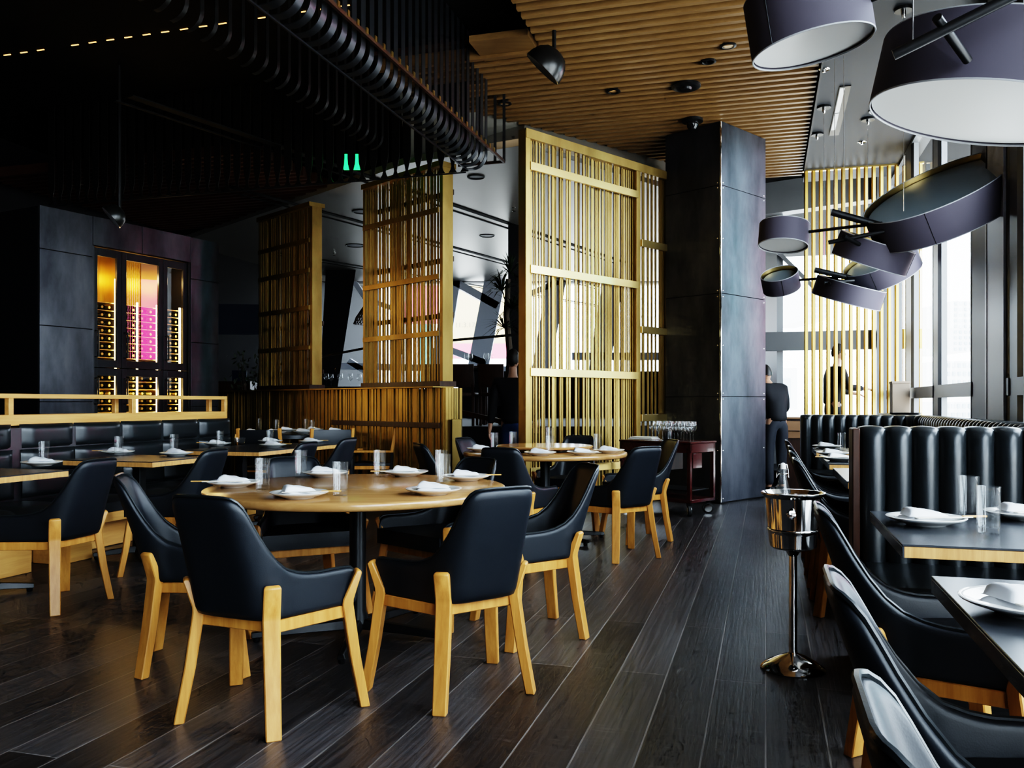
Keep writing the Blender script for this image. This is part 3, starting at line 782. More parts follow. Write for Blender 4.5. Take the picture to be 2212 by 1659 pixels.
# ================================================================== leather banquette on the left
bq = empty('banquette', W(5.3, -5.2), ROT_E1); tag(bq, 'long black leather banquette with square tufted back along the left', 'banquette')
def loc_ab(a, b, z=0): return Vector((b + 5.2, a - 5.3, z))    # banquette local: x = b, y = a
cushs = [(2.0, 2.55), (2.56, 3.11), (3.12, 3.67), (3.68, 4.23), (4.24, 4.68), (4.70, 5.16), (5.235, 5.765), (5.775, 6.305), (6.315, 6.845), (6.855, 7.385), (7.395, 7.925)]
def pillow_mesh(w, h, t):
    vs, fs = [], []; n = 10
    for i in range(n + 1):
        for j in range(n + 1):
            x, y = i / n * 2 - 1, j / n * 2 - 1
            k = (max(0, 1 - abs(x) ** 5) * max(0, 1 - abs(y) ** 5)) ** .5
            vs.append((t * k - .01, x * w / 2, y * h / 2))
    for i in range(n):
        for j in range(n):
            a = i * (n + 1) + j; fs.append((a, a + n + 1, a + n + 2, a + 1))
    return vs, fs
for a0, a1 in cushs:
    for z0, z1, bx in ((.825, 1.015, -5.49), (.635, .82, -5.475), (.45, .63, -5.46)):
        vs, fs = pillow_mesh(a1 - a0, z1 - z0, .055)
        o = MB().add(vs, fs).build('back_cushion', LEATHER_B, bq, sharp=80)
        o.location = loc_ab((a0 + a1) / 2, bx, (z0 + z1) / 2)
    vs, fs = pillow_mesh(a1 - a0, .56, .05)
    m = MB().add([(-v[2], v[1], v[0]) for v in vs], fs); m.box((0, 0, -.045), (.55, a1 - a0 - .006, .075))
    o = m.build('seat_cushion', LEATHER_B, bq, sharp=70); o.location = loc_ab((a0 + a1) / 2, -5.16, .415)
b = MB().box(loc_ab(4.96, -5.56, .495), (.14, 5.94, .99)); b.build('back_board', LEATHER_B, bq, .01, 2)
b = MB().box(loc_ab(4.96, -5.17, .29), (.56, 5.94, .075)); b.build('seat_rail', OAK_RAIL, bq, .004, 1)
b = MB().box(loc_ab(4.96, -5.30, .13), (.25, 5.94, .25)); b.build('plinth', OAK_RAIL, bq, .004, 1)
for a in (2.6, 3.95, 4.62, 5.18, 7.2):
    MB().box(loc_ab(a, -5.03, .127), (.26, .30, .252)).build('leg', OAK_RAIL, bq, .004, 1)
# oak box rail on top of the banquette
rl = empty('oak_rail', W(5.3, -5.2), ROT_E1); tag(rl, 'open oak box rail running above the leather banquette', 'rail')
for bx in (-5.56, -5.75):
    MB().box(loc_ab(4.96, bx, 1.232), (.045, 5.96, .036)).build('top_bar', OAK_RAIL, rl, .003, 1)
    for a in (2.6, 3.9, 5.20, 6.53, 7.92):
        MB().box(loc_ab(a, bx, 1.15), (.045, .045, .13)).build('post', OAK_RAIL, rl, .003, 1)
MB().box(loc_ab(4.96, -5.655, 1.045), (.235, 5.96, .085)).build('bottom_board', OAK_RAIL, rl, .003, 1)
for a in (2.6, 3.9, 5.20, 6.53, 7.92): MB().box(loc_ab(a, -5.655, 1.232), (.15, .045, .034)).build('cross_piece', OAK_RAIL, rl, .003, 1)

# ================================================================== channelled leather booths by the window
def channel_back(path, z0, z1, thick, pitch, name, parent, depth=.042):
    """path: list of (a, b); the sitter is on the left hand of the path"""
    pts = [W(a, b) for a, b in path]
    seg = [0]
    for p, q in zip(pts, pts[1:]): seg.append(seg[-1] + (q - p).length)
    L = seg[-1]; nch = max(1, round(L / pitch)); N = nch * 10
    def at(l):
        for i in range(len(seg) - 1):
            if l <= seg[i + 1] + 1e-9:
                t = (l - seg[i]) / (seg[i + 1] - seg[i]); return pts[i].lerp(pts[i + 1], t)
        return pts[-1]
    rings = []
    for i in range(N + 1):
        l = L * i / N; p = at(l)
        d = (at(min(L, l + .03)) - at(max(0, l - .03))).normalized(); n = Vector((-d.y, d.x, 0))
        k = abs(math.sin(math.pi * l / L * nch)) ** .62
        f = depth * k
        ring = [(f, z0)] + [(f, z0 + (z1 - .05 - z0) * q / 6) for q in range(1, 7)] + [(f * .8 - .005, z1 - .022), (-.012 + f * .4, z1 - .008 + .006 * k), (-.04, z1 - .004 + .008 * k), (-thick + .04, z1 - .004 + .008 * k), (-thick + .008, z1 - .012), (-thick, z1 - .035), (-thick, z0)]
        rings.append([p + n * x + Vector((0, 0, z)) for x, z in ring])
    m = MB().loft(rings, close=True, cap=True)
    return m.build(name, LEATHER_B, parent, sharp=50)
def unroot(o, root):                                  # keep world shape while parented to a root at an offset
    o.matrix_parent_inverse = Matrix.Translation(-root.location)
bo = empty('leather_booth', W(4.1, 1.0)); tag(bo, 'tall black leather booth with vertical channels facing us behind the table with two tumblers', 'booth')
o = channel_back([(4.12, 1.70), (4.12, .405)][::-1][::-1], .44, 1.072, .15, .1095, 'backrest', bo); unroot(o, bo)
o = wallbox(4.10, 4.28, .372, .404, 0, 1.065).build('end_panel', DARKWOOD, bo, .004, 1); unroot(o, bo)
m = MB(); wallbox(3.55, 4.14, .41, 1.70, .34, .475, m); o = m.build('seat', LEATHER_B, bo, .03, 3); unroot(o, bo)
o = wallbox(3.66, 4.2, .41, 1.70, 0, .34).build('base', BLACK, bo); unroot(o, bo)
rb = empty('leather_booth', W(9.7, 1.0)); tag(rb, 'low black channelled booth curving along the windows at the rear', 'booth')
path = [(4.35, 1.50)] + [(4.35 + .5 * k, 1.50) for k in range(1, 10)] + [(9.3 + .35 * math.sin(R(t)), 1.15 + .35 * math.cos(R(t))) for t in range(0, 91, 15)] + [(9.65, .36)]
o = channel_back(path, .44, 1.05, .16, .115, 'backrest', rb); unroot(o, rb)
m = MB(); wallbox(9.12, 9.67, .37, 1.3, .34, .475, m); o = m.build('seat', LEATHER_B, rb, .03, 3); unroot(o, rb)
m = MB(); wallbox(4.35, 9.1, 1.07, 1.52, .34, .475, m); o = m.build('seat', LEATHER_B, rb, .03, 3); unroot(o, rb)
m = MB(); wallbox(9.2, 9.75, .40, 1.6, 0, .34, m); wallbox(4.35, 9.3, 1.26, 1.62, 0, .34, m); o = m.build('base', BLACK, rb); unroot(o, rb)

# ================================================================== gold slatted screens
def slats(mb, p0, d, n, L, z0, z1, seed, wmin, wmax, gmin, gmax, thick=.012, jitter=.03):
    rnd = random.Random(seed); x = 0.0; rz = math.atan2(d.y, d.x)
    while x < L:
        w_ = rnd.uniform(wmin, wmax)
        if x + w_ > L: break
        c = p0 + d * (x + w_ / 2) + n * rnd.uniform(-jitter, jitter)
        mb.box((c.x, c.y, (z0 + z1) / 2), (w_, thick, z1 - z0), rz)
        x += w_ + rnd.uniform(gmin, gmax)
    return mb
def zbar(p, q, z, w_, h): return MB().bar(Vector((p.x, p.y, z)), Vector((q.x, q.y, z)), w_, h)
def up(p, z): return Vector((p.x, p.y, z))
SD = Vector((.72, .69, 0)).normalized(); SN = Vector((SD.y, -SD.x, 0))     # SN points to the aisle
S0 = Vector((.13, 8.9, 0))
gs = empty('slatted_screen', S0); tag(gs, 'tall bright gold screen of uneven slats reaching the ceiling beside the steel pillar', 'screen')
def part(mb, name, m, root, bevel=0.002): o = mb.build(name, m, root, bevel, 1); unroot(o, root); return o
part(slats(MB(), S0 + SD * .05, SD, SN, 1.78, .06, 3.93, 3, .010, .032, .005, .024), 'slats', BRASS, gs, 0)
part(slats(MB(), S0 + SD * 1.90, SD, SN, .85, .06, 3.93, 4, .010, .034, .005, .022), 'slats', BRASS, gs, 0)
for t, w_ in ((0.0, .07), (1.845, .075), (2.75, .06)):
    part(MB().bar(up(S0 + SD * t, 0), up(S0 + SD * t, 4.0), .11, w_, up=SD), 'post', BRASS, gs)
part(zbar(S0 - SD * .03, S0 + SD * 2.78, 3.97, .12, .10), 'top_rail', BRASS_D, gs)
part(zbar(S0 + SD * .03, S0 + SD * 2.75, .03, .11, .06), 'bottom_rail', BRASS, gs)
for z in (.46, 1.50, 2.57, 3.64): part(zbar(S0 + SD * .03 + SN * .05, S0 + SD * 1.83 + SN * .05, z, .03, .085), 'crossbar', GOLD, gs)
for z in (1.0, 2.05, 3.08): part(zbar(S0 + SD * 1.90 + SN * .05, S0 + SD * 2.7 + SN * .05, z, .03, .085), 'crossbar', GOLD, gs)

PD = Vector((-.70, .714, 0)).normalized(); PN = Vector((-PD.y, -(-PD.x), 0))
PN = Vector((-PD.y, PD.x, 0)); PN = PN if PN.y < 0 else -PN
S1 = Vector((-.709, 9.5, 0))
def panel(t0, t1, z0, z1, name, label, seed, bars, back_bars, dens):
    p0 = S1 + PD * t0; L = t1 - t0
    t = empty(name, p0); tag(t, label, 'screen', 'hanging gold slatted panels')
    part(slats(MB(), p0 + PD * .10 + PN * .05, PD, PN, L - .12, z0 + .05, z1, seed, .010, .034, *dens, jitter=.02), 'slats', BRASS_D, t, 0)
    part(slats(MB(), p0 + PD * .10 - PN * .09, PD, PN, L - .12, z0 + .05, z1, seed + 50, .010, .030, .02, .09, jitter=.02), 'slats', BRASS_D, t, 0)
    part(MB().bar(up(p0 + PD * .03, z0), up(p0 + PD * .03, z1), .055, .15, up=PN), 'post', BRASS_D, t)
    part(MB().bar(up(p0 + PD * L, z0), up(p0 + PD * L, z1), .04, .15, up=PN), 'post', BRASS_D, t)
    part(zbar(p0, p0 + PD * L, z0 + .02, .24, .06), 'bottom_rail', DARKWOOD, t)
    part(zbar(p0, p0 + PD * L, z1 - .03, .24, .06), 'top_rail', BRASS_D, t)
    for z in bars: part(zbar(p0 + PD * .06 + PN * .085, p0 + PD * L + PN * .085, z, .02, .06), 'crossbar', BRASS_D, t)
    for z in back_bars: part(zbar(p0 + PD * .06 - PN * .13, p0 + PD * L - PN * .13, z, .02, .06), 'crossbar', DARKWOOD, t)
panel(0, 1.51, 1.37, 3.85, 'hanging_screen', 'gold slatted panel over the low wall under the black canopy corner, nearer of two', 11, (1.95, 2.58, 3.32), (2.17, 2.8, 3.55), (.008, .034))
panel(2.70, 4.14, 1.37, 3.85, 'hanging_screen', 'dim gold slatted panel over the low wall beside the wine cabinet', 12, (1.92, 2.45, 2.95, 3.35), (1.6, 2.25), (.002, .014))
lw = empty('slatted_low_wall', S1); tag(lw, 'low gold slatted wall under the two hanging panels', 'low wall')
p0 = S1 - PD * .08 + PN * .12
part(slats(MB(), p0, PD, PN, 5.75, .05, 1.345, 21, .010, .045, .001, .012, .02, .012), 'slats', BRASS_D, lw, 0)
o = MB().bar(up(p0 - PN * .12 + PD * .02, .67), up(p0 - PN * .12 + PD * 5.75, .67), .14, 1.33); part(o, 'core', DARKWOOD, lw)
part(slats(MB(), p0 - PD * .005, -PN, PD, .26, .05, 1.345, 22, .012, .04, .004, .02, .02, .008), 'slats', BRASS, lw, 0)
part(zbar(p0 + PN * .02 + PD * .06, p0 + PN * .02 + PD * 2.2, .93, .025, .06), 'crossbar', DARKWOOD, lw)
part(zbar(p0 + PN * .012, p0 + PN * .012 + PD * 5.75, 1.352, .30, .016), 'cap', BRASS_D, lw)
part(MB().bar(up(p0 - PN * .14 - PD * .05, .0), up(p0 - PN * .14 - PD * .05, 1.0), .10, .16), 'end_post', BRASS_D, lw)

# gold rods before the rear window
gb = empty('rod_screen', W(12.74, .53)); tag(gb, 'screen of spaced gold rods hanging before the rear window', 'screen')
for i in range(16):
    p = W(12.74, .545 + i * .098)
    o = MB().box((p.x, p.y, 2.72), (.048, .035, 3.44), ROT_E1 + .5).build('rod', RODGOLD, gb, .004, 1); unroot(o, gb)
o = MB().bar(W(12.74, .5, 4.44), W(12.74, 2.06, 4.44), .07, .02).build('top_rail', GOLD, gb); unroot(o, gb)
o = MB().bar(W(12.74, .5, 1.0), W(12.74, 2.06, 1.0), .07, .03).build('bottom_rail', GOLD, gb); unroot(o, gb)
# ledge under it and the service drawers
o = wallbox(12.75, 13.0, .56, 1.7, 0, .96).build('service_counter', DARKWOOD, None, .004, 1); tag(o, 'low dark counter under the gold rods behind the rear booth', 'counter')
sd = empty('service_cabinet', W(12.4, .35)); tag(sd, 'brown wooden waiter station with drawer beside the pillar', 'cabinet')
o = wallbox(12.2, 12.7, .20, .52, .0, .96).build('carcass', DARKWOOD, sd, .004, 1); unroot(o, sd)
wd = mat('brown_drawer', (.22, .12, .06), .4)
o = wallbox(12.17, 12.2, .22, .50, .70, .93).build('drawer', wd, sd, .003, 1); unroot(o, sd)
h = MB().tube([W(12.165, .28, .80), W(12.14, .29, .80), W(12.14, .43, .80), W(12.165, .44, .80)], .006, 6).build('handle', BLACKMETAL, o); h.matrix_parent_inverse = Matrix.Identity(4)
o = wallbox(12.16, 12.72, .18, .53, .96, .985).build('worktop', wd, sd, .003, 1); unroot(o, sd)
o = MB(); wallbox(12.15, 12.35, 1.30, 1.72, 1.0, 1.32, o)
ob = empty('carton', W(11.6, 1.60)); m = MB()
p = W(11.6, 1.60); m.box((p.x, p.y, 1.24), (.20, .24, .40), ROT_E1)
q = m.build('box_body', CARTON, ob, .004, 1); unroot(q, ob)
m = MB().box((p.x, p.y, 1.43), (.21, .25, .03), ROT_E1 + .0); q = m.build('lid', CARTON, ob, .003, 1); unroot(q, ob)
tag(ob, 'brown box standing on the window ledge behind the gold rods', 'box')
o = wallbox(10.9, 12.5, 1.45, 1.74, 0, 1.04).build('window_ledge', MULL_D, None, .004, 1); tag(o, 'grey ledge under the window beside the gold rods', 'ledge')
tr = MB().lathe([(0, 0), (.16, 0), (.18, .02), (.175, .02), (.155, .006), (0, .006)], W(11.12, 1.60, 1.042), 32).build('black_tray', BLACKMETAL); tag(tr, 'round black tray on the ledge by the window', 'tray')
# ================================================================== steel clad wine cabinet
CA = Vector((-5.10, 9.24, 0)); CHD = Vector((.4687, .8834, 0)).normalized(); CN = Vector((CHD.y, -CHD.x, 0))
wc = empty('wine_cabinet', CA); tag(wc, 'tall wine cabinet clad in blackened steel with lit glass doors', 'cabinet')
def cbox(s0, s1, z0, z1, d0, d1, mb=None):
    """s along the front, d depth behind the front plane"""
    mb = mb or MB()
    q = [CA + CHD * s0 - CN * d0, CA + CHD * s1 - CN * d0, CA + CHD * s1 - CN * d1, CA + CHD * s0 - CN * d1]
    return mb.prism([(p.x, p.y) for p in q], z0, z1)
def cpart(mb, name, m, par=None, bevel=.002, root=None):
    o = mb.build(name, m, par or wc, bevel, 1)
    if par is None: unroot(o, wc)
    else: o.matrix_parent_inverse = par.matrix_parent_inverse.inverted() @ Matrix.Translation(-wc.location) if False else Matrix.Identity(4)
    return o
sk = MB(); g_ = .006; zr = [0, .36, 1.19, 2.02, 2.85, 3.32]
for z0, z1 in zip(zr, zr[1:]):
    cbox(0 + g_ / 2, .64, z0 + g_ / 2, z1 - g_ / 2, 0, .02, sk); 
for z0, z1 in zip([0, .3, 1.13, 1.96, 2.78], [.3, 1.13, 1.96, 2.78, 3.32]): cbox(2.045, 2.51, z0 + g_ / 2, z1 - g_ / 2, 0, .02, sk)
cbox(.646, 1.31, 2.99, 3.32, 0, .02, sk); cbox(1.316, 2.04, 2.99, 3.32, 0, .02, sk)
cpart(sk, 'steel_cladding', STEEL)
sh = MB()
cbox(0, 2.51, 0, 3.31, .80, .85, sh); cbox(0, .62, 0, 3.31, .022, .80, sh); cbox(2.06, 2.51, 0, 3.31, .022, .80, sh); cbox(.62, 2.06, 2.99, 3.31, .022, .80, sh)
cpart(sh, 'carcass', DARKWALL)
cpart(cbox(.64, .668, .1, 2.985, .01, .15), 'jamb', STEEL); cpart(cbox(2.02, 2.04, .1, 2.985, .01, .15), 'jamb', STEEL_D)
INNER = mat('gilded_cabinet_back', (.42, .25, .06), .3, .8)
cpart(cbox(.67, 2.02, .1, 2.98, .46, .48), 'back_panel', INNER)
doors = [(.67, 1.05), (1.056, 1.645), (1.651, 2.02)]
for k, (s0, s1) in enumerate(doors):
    for z0, z1 in ((.12, 1.585), (1.592, 2.975)):
        m = MB(); f = .062
        cbox(s0, s0 + f, z0, z1, .04, .075, m); cbox(s1 - f, s1, z0, z1, .04, .075, m)
        cbox(s0 + f, s1 - f, z0, z0 + .09, .04, .075, m); cbox(s0 + f, s1 - f, z1 - .09, z1, .04, .075, m)
        d = cpart(m, 'door', STEEL_D)
        g = MB(); q = [CA + CHD * (s0 + f) - CN * .055, CA + CHD * (s1 - f) - CN * .055]
        g.add([up(q[0], z0 + .09), up(q[1], z0 + .09), up(q[1], z1 - .09), up(q[0], z1 - .09)], [(0, 1, 2, 3)])
        p_ = g.build('pane', CABGLASS, d, normals=False)
        hz = (z0 + .12, z0 + .42) if z0 > 1 else (z1 - .42, z1 - .12)
        hp = CA + CHD * (s0 + .03)
        h_ = MB().tube([up(hp, hz[0]) - CN * .04, up(hp, hz[0]) + CN * .02, up(hp, hz[1]) + CN * .02, up(hp, hz[1]) - CN * .04], .009, 8).build('handle', BLACKMETAL, d)
# racks, light strips, bottles
rk = MB()
rows = [.24 + .0925 * i for i in range(24)]
for z in rows:
    for s0, s1 in doors: cbox(s0 + .03, s1 - .03, z - .012, z - .004, .12, .44, rk)
cpart(rk, 'rack', GOLD, bevel=0)
for s in (1.0, 1.30, 1.59, 1.94): cpart(cbox(s, s + .022, .2, 2.65 if s < 1.1 else 2.4, .09, .105), 'light_strip', LED)
for s0, s1 in doors: cpart(cbox(s0, s0 + .012, .1, 2.98, .1, .45), 'divider', GOLD)
for s_ in (.80, 1.20, 1.50, 1.80):
    p = CA + CHD * s_ - CN * .13; point((p.x, p.y, 2.72), 4.5, (1, .66, .27), .05); point((p.x, p.y, 1.3), 3.5, (1, .66, .27), .05)  # extra point lights added to brighten the cabinet beyond its strips
bt = MB().lathe([(0, 0), (.035, 0), (.038, .006), (.038, .19), (.03, .22), (.015, .245), (.0145, .29), (.016, .292), (.016, .305), (0, .306)], n=14, m=Matrix.Rotation(R(90), 3, 'X') @ Matrix.Identity(3)).mesh('wine_bottle')
bt.materials.append(BOTTLE); bt.materials.append(FOIL)
for f_ in bt.polygons: f_.material_index = 1 if f_.center.y < -.243 else 0
crz = math.atan2(CHD.y, CHD.x)
bi = 0
for k, (s0, s1) in enumerate(doors):
    n = {0: 3, 1: 4, 2: 3}[k]
    w_ = (s1 - s0 - .10) / n
    for j in range(n):
        for z in rows[:-1]:
            if z > 2.30: continue
            o = bpy.data.objects.new('wine_bottle', bt); COL.objects.link(o)
            q = CA + CHD * (s0 + .055 + (j + .5) * w_) - CN * .445
            o.location = (q.x, q.y, z + .035)
            o.rotation_euler = (0, 0, crz)
            tag(o, 'wine bottle lying on a rack behind the %s glass door of the lit cabinet' % ('left', 'middle', 'right')[k], 'bottle', 'wine bottles behind the %s cabinet door' % ('left', 'middle', 'right')[k])

# ================================================================== black metal canopy of hanging strips
cpv = empty('strip_canopy', W(6.0, -4.0, 3.4)); tag(cpv, 'huge black ceiling canopy of curled hanging metal strips, upper left', 'canopy')
def kpart(mb, name, m, bevel=0): o = mb.build(name, m, cpv, bevel, 1); o.matrix_parent_inverse = Matrix.Translation(-cpv.location); return o
for i in range(32):
    a = 3.98 + i * .139
    pts = [(-2.73, 4.74), (-2.73, 4.2), (-2.73, 3.73)] + [(-2.88 + .15 * math.cos(R(t)), 3.72 - .15 * math.sin(R(t))) for t in range(0, 91, 9)] + [(-2.95, 3.571)]
    hw = .036; rings = []
    for j, (b, z) in enumerate(pts):
        q0, q1 = pts[max(j - 1, 0)], pts[min(j + 1, len(pts) - 1)]
        nx, nz = -(q1[1] - q0[1]), (q1[0] - q0[0]); l = math.hypot(nx, nz); nx, nz = nx / l * .003, nz / l * .003
        rings.append([W(a - hw, b + nx, z + nz), W(a + hw, b + nx, z + nz), W(a + hw, b - nx, z - nz), W(a - hw, b - nx, z - nz)])
    kpart(MB().loft(rings), 'curled_strip', RIBBON)
CAN_A = 8.28
for i in range(42):
    b = -2.96 - i * .128
    m = MB(); th = .004
    prof = [(4.74, .045), (3.80, .045), (3.73, .040), (3.66, .022), (3.615, .014), (3.58, .024), (3.55, .045)]
    rings = [[W(CAN_A - th, b - w_, z), W(CAN_A - th, b + w_, z), W(CAN_A + th, b + w_, z), W(CAN_A + th, b - w_, z)] for z, w_ in prof]
    kpart(m.loft(rings), 'hanging_strip', STRIPMETAL)
for i in range(26):
    a = 3.9 + i * .16
    m = MB(); pts = [(-3.7, 4.74), (-3.7, 3.9)] + [(-3.82 + .12 * math.cos(R(t)), 3.86 - .12 * math.sin(R(t))) for t in range(0, 91, 15)]
    rings = [[W(a - .02, b + .003, z), W(a + .02, b + .003, z), W(a + .02, b - .003, z - .004), W(a - .02, b - .003, z - .004)] for b, z in pts]
    kpart(m.loft(rings), 'inner_strip', STRIPMETAL)
kpart(MB().bar(W(8.30, -2.95, 3.545), W(8.30, -8.3, 3.545), .014, .012), 'bottom_rail', RIBBON)
kpart(MB().bar(W(3.6, -2.93, 3.562), W(8.3, -2.93, 3.562), .014, .012), 'bottom_rail', RIBBON)
kpart(MB().bar(W(3.6, -2.68, 3.755), W(8.75, -2.68, 3.755), .022, .03), 'outer_rail', DARKWOOD)
kpart(MB().bar(W(8.75, -2.67, 3.755), W(8.75, -3.2, 3.755), .022, .03), 'outer_rail', DARKWOOD)
for i in range(32):
    p = W(4.05 + i * .139, -2.665, 3.775); kpart(MB().box(p, (.010, .03, .04), ROT_E1), 'brass_clip', GOLD)
for b in (-2.68, -2.78): kpart(MB().bar(W(8.75, b, 3.755), W(8.75, b, 4.74), .03, .03), 'corner_post', BLACKMETAL)
for b in (-2.88, -2.96, -3.04, -3.12): kpart(MB().bar(W(8.75, b, 3.755), W(8.75, b, 4.74), .02, .02), 'corner_post', BLACKMETAL)
kpart(wallbox(-1, 8.2, -9.5, -2.780, 4.70, 4.74), 'top_panel', BLACK)
dash = MB()
for b in [-7.6 + .21 * k for k in range(20)]:
    if (int(b * 10) % 7) != 3: dash.bar(W(6.85, b, 4.695), W(6.85, b + .085, 4.695), .011, .006)
for a in [3.6 + .24 * k for k in range(12)]: dash.bar(W(a, -6.9, 4.695), W(a + .1, -6.9, 4.695), .016, .008)
for b in [-7.4 + .26 * k for k in range(9)]: dash.bar(W(5.6, b, 4.695), W(5.6, b + .07, 4.695), .012, .008)
kpart(dash, 'amber_light_dashes', AMBER)

ex = MB().box(P(762, 350, 9.6), (.20, .03, .17)).build('lit_sign', GREENLIT); tag(ex, 'small green glowing sign seen between the hanging black strips', 'sign')

# ================================================================== things on the ceilings
def view_axis(u, v, tilt, k):
    """axis of a drum seen at a spot of the room: tilt of its long side, k = how much of the top (+) or underside (-) faces us"""
    r = Vector(((u - CX) / F, 1, (HZ - v) / F)).normalized()
    rt = r.cross(Vector((0, 0, 1))).normalized(); upv = rt.cross(r)
    t = R(tilt); ax = rt * (-math.sin(t)) + upv * math.cos(t)
    return (ax * math.sqrt(1 - k * k) - r * k).normalized()
def cone_speaker(loc, axis, r, label):
    o = empty('ceiling_speaker', loc); tag(o, label, 'speaker', 'hanging black speakers')
    m = axis.to_track_quat('Z', 'Y').to_matrix() * r
    MB().lathe([(0, .10), (.35, .06), (.90, -.01), (.96, -.02), (1.0, .0), (1.0, .06), (.95, .35), (.80, .70), (.55, .95), (.25, 1.06), (0, 1.08)], n=40, m=m).build('housing', mat_speaker, o)
    MB().tube([axis * r * .8, axis * r * .8 + Vector((0, 0, 4.74 - loc.z - axis.z * r * .8))], .018, 8).build('bracket', BLACKMETAL, o)
mat_speaker = mat('speaker_black', (.01, .01, .01), .3)
cone_speaker(P(1172, 150, 7.6), view_axis(1172, 150, -43, -.12), .19, 'black cone speaker hanging at the corner of the wooden slat ceiling')
cone_speaker(P(240, 470, 8.9), view_axis(240, 470, -50, -.12), .13, 'black cone speaker before the top of the wine cabinet')
def at_ceiling(u, v, z): return G(u, v, z)
def downlight(u, v, lit, label, z=4.47):
    p = G(u, v, z); o = empty('downlight', p); tag(o, label, 'downlight', 'small downlights in the slat ceiling')
    MB().lathe([(.075, 0), (.075, -.01), (.055, -.014), (.05, -.01), (.05, .04), (0, .04)], n=28).build('ring', BLACKMETAL, o)
    MB().lathe([(0, .012), (.03, .014), (.045, .03), (0, .03)], n=20).build('bulb', BULB if lit else BLACKMETAL, o)
    if lit: spot(p + Vector((0, 0, -.03)), p + Vector((0, 0, -3)), 12, (1, .78, .5))
downlight(1090, 223, True, 'lit small downlight at the left end of the wooden slats')
downlight(1325, 197, True, 'lit small downlight in the middle of the wooden slats')
downlight(1573, 98, True, 'lit small downlight beside the plum drum lamp')
downlight(1530, 132, False, 'dark unlit downlight in the wooden slats')
p = G(1482, 184, 4.47); o = MB().lathe([(0, .0), (.15, 0), (.15, -.02), (.12, -.035), (.06, -.03), (.05, -.05), (0, -.055)], p, 36).build('ceiling_vent', BLACKMETAL); tag(o, 'round black ceiling vent with pale centre in the wooden slats', 'vent')
p = G(1496, 258, 4.47)
o = empty('dome_camera', p); tag(o, 'small black dome camera on the slats above the pillar', 'camera')
MB().lathe([(0, 0), (.12, 0), (.12, -.03), (.08, -.04), (0, -.04)], n=28).build('mount', BLACKMETAL, o)
MB().lathe([(.07, -.04), (.07, -.06), (.062, -.09), (.04, -.118), (0, -.13)], n=24).build('dome', mat('dome_black', (.01, .01, .012), .08), o)
for u, v, r, l in ((1028, 382, .11, 'round recessed vent beside the tall gold screen, nearest of the pale ceiling'), (1052, 509, .13, 'round recessed vent farther back on the pale ceiling'), (783, 457, .15, 'round recessed vent left of the near gold panel'), (767, 530, .17, 'round vent with pale ring left of the near gold panel')):
    p = G(u, v, 4.0); o = MB().lathe([(0, -.004), (r * .9, -.004), (r * .93, -.012), (r, -.010), (r, 0)], p, 32).build('round_vent', MULL_D); tag(o, l, 'vent', 'round vents in the pale ceiling')
for u, v, l in ((1110, 448, 'tiny sprinkler on the pale ceiling by the tall screen'), (722, 546, 'tiny sprinkler on the pale ceiling between the gold panels'), (975, 582, 'tiny sprinkler on the pale ceiling right of the near gold panel')):
    p = G(u, v, 4.0); o = MB().lathe([(0, 0), (.03, 0), (.03, -.008), (.01, -.012), (.01, -.05), (.03, -.055), (0, -.06)], p, 12).build('ceiling_sprinkler', CHROME); tag(o, l, 'sprinkler', 'ceiling sprinklers')
# linear air slot on the grey strip
p, q = G(1815, 186, 4.447) + E2 * .05, G(1792, 292, 4.447) + E2 * .05
la = empty('linear_vent', p); tag(la, 'long slim white linear vent on the grey ceiling strip', 'vent')
o = MB().bar(p, q, .11, .02).build('vent_frame', BLACKMETAL, la); unroot(o, la); o.matrix_parent_inverse = Matrix.Translation(-p)
o = MB().bar(p.lerp(q, .02) - E2 * .025 + Vector((0, 0, -.008)), p.lerp(q, .48) - E2 * .025 + Vector((0, 0, -.008)), .045, .012).build('blade', DIFF, la); o.matrix_parent_inverse = Matrix.Translation(-p)
o = MB().bar(p.lerp(q, .5) - E2 * .025 + Vector((0, 0, -.008)), p.lerp(q, .86) - E2 * .025 + Vector((0, 0, -.008)), .045, .012).build('blade', DIFF, la); o.matrix_parent_inverse = Matrix.Translation(-p)
for u, v, l in ((1780, 150, 'sprinkler ring on the grey ceiling strip near the big lamp'), (1862, 307, 'sprinkler ring on the grey ceiling strip above the gold rods')):
    p = G(u, v, 4.449); o = MB().lathe([(.045, 0), (.05, -.006), (.055, 0), (.02, -.002), (.015, -.03), (0, -.03)], p, 20).build('ceiling_sprinkler', CHROME); tag(o, l, 'sprinkler', 'ceiling sprinklers')
p = G(1903, 238, 4.449); o = MB().lathe([(0, -.004), (.11, -.004), (.12, -.012), (.13, -.010), (.13, 0)], p, 32).build('round_vent', MULL); tag(o, 'round vent on the grey ceiling strip behind the big lamp', 'vent')

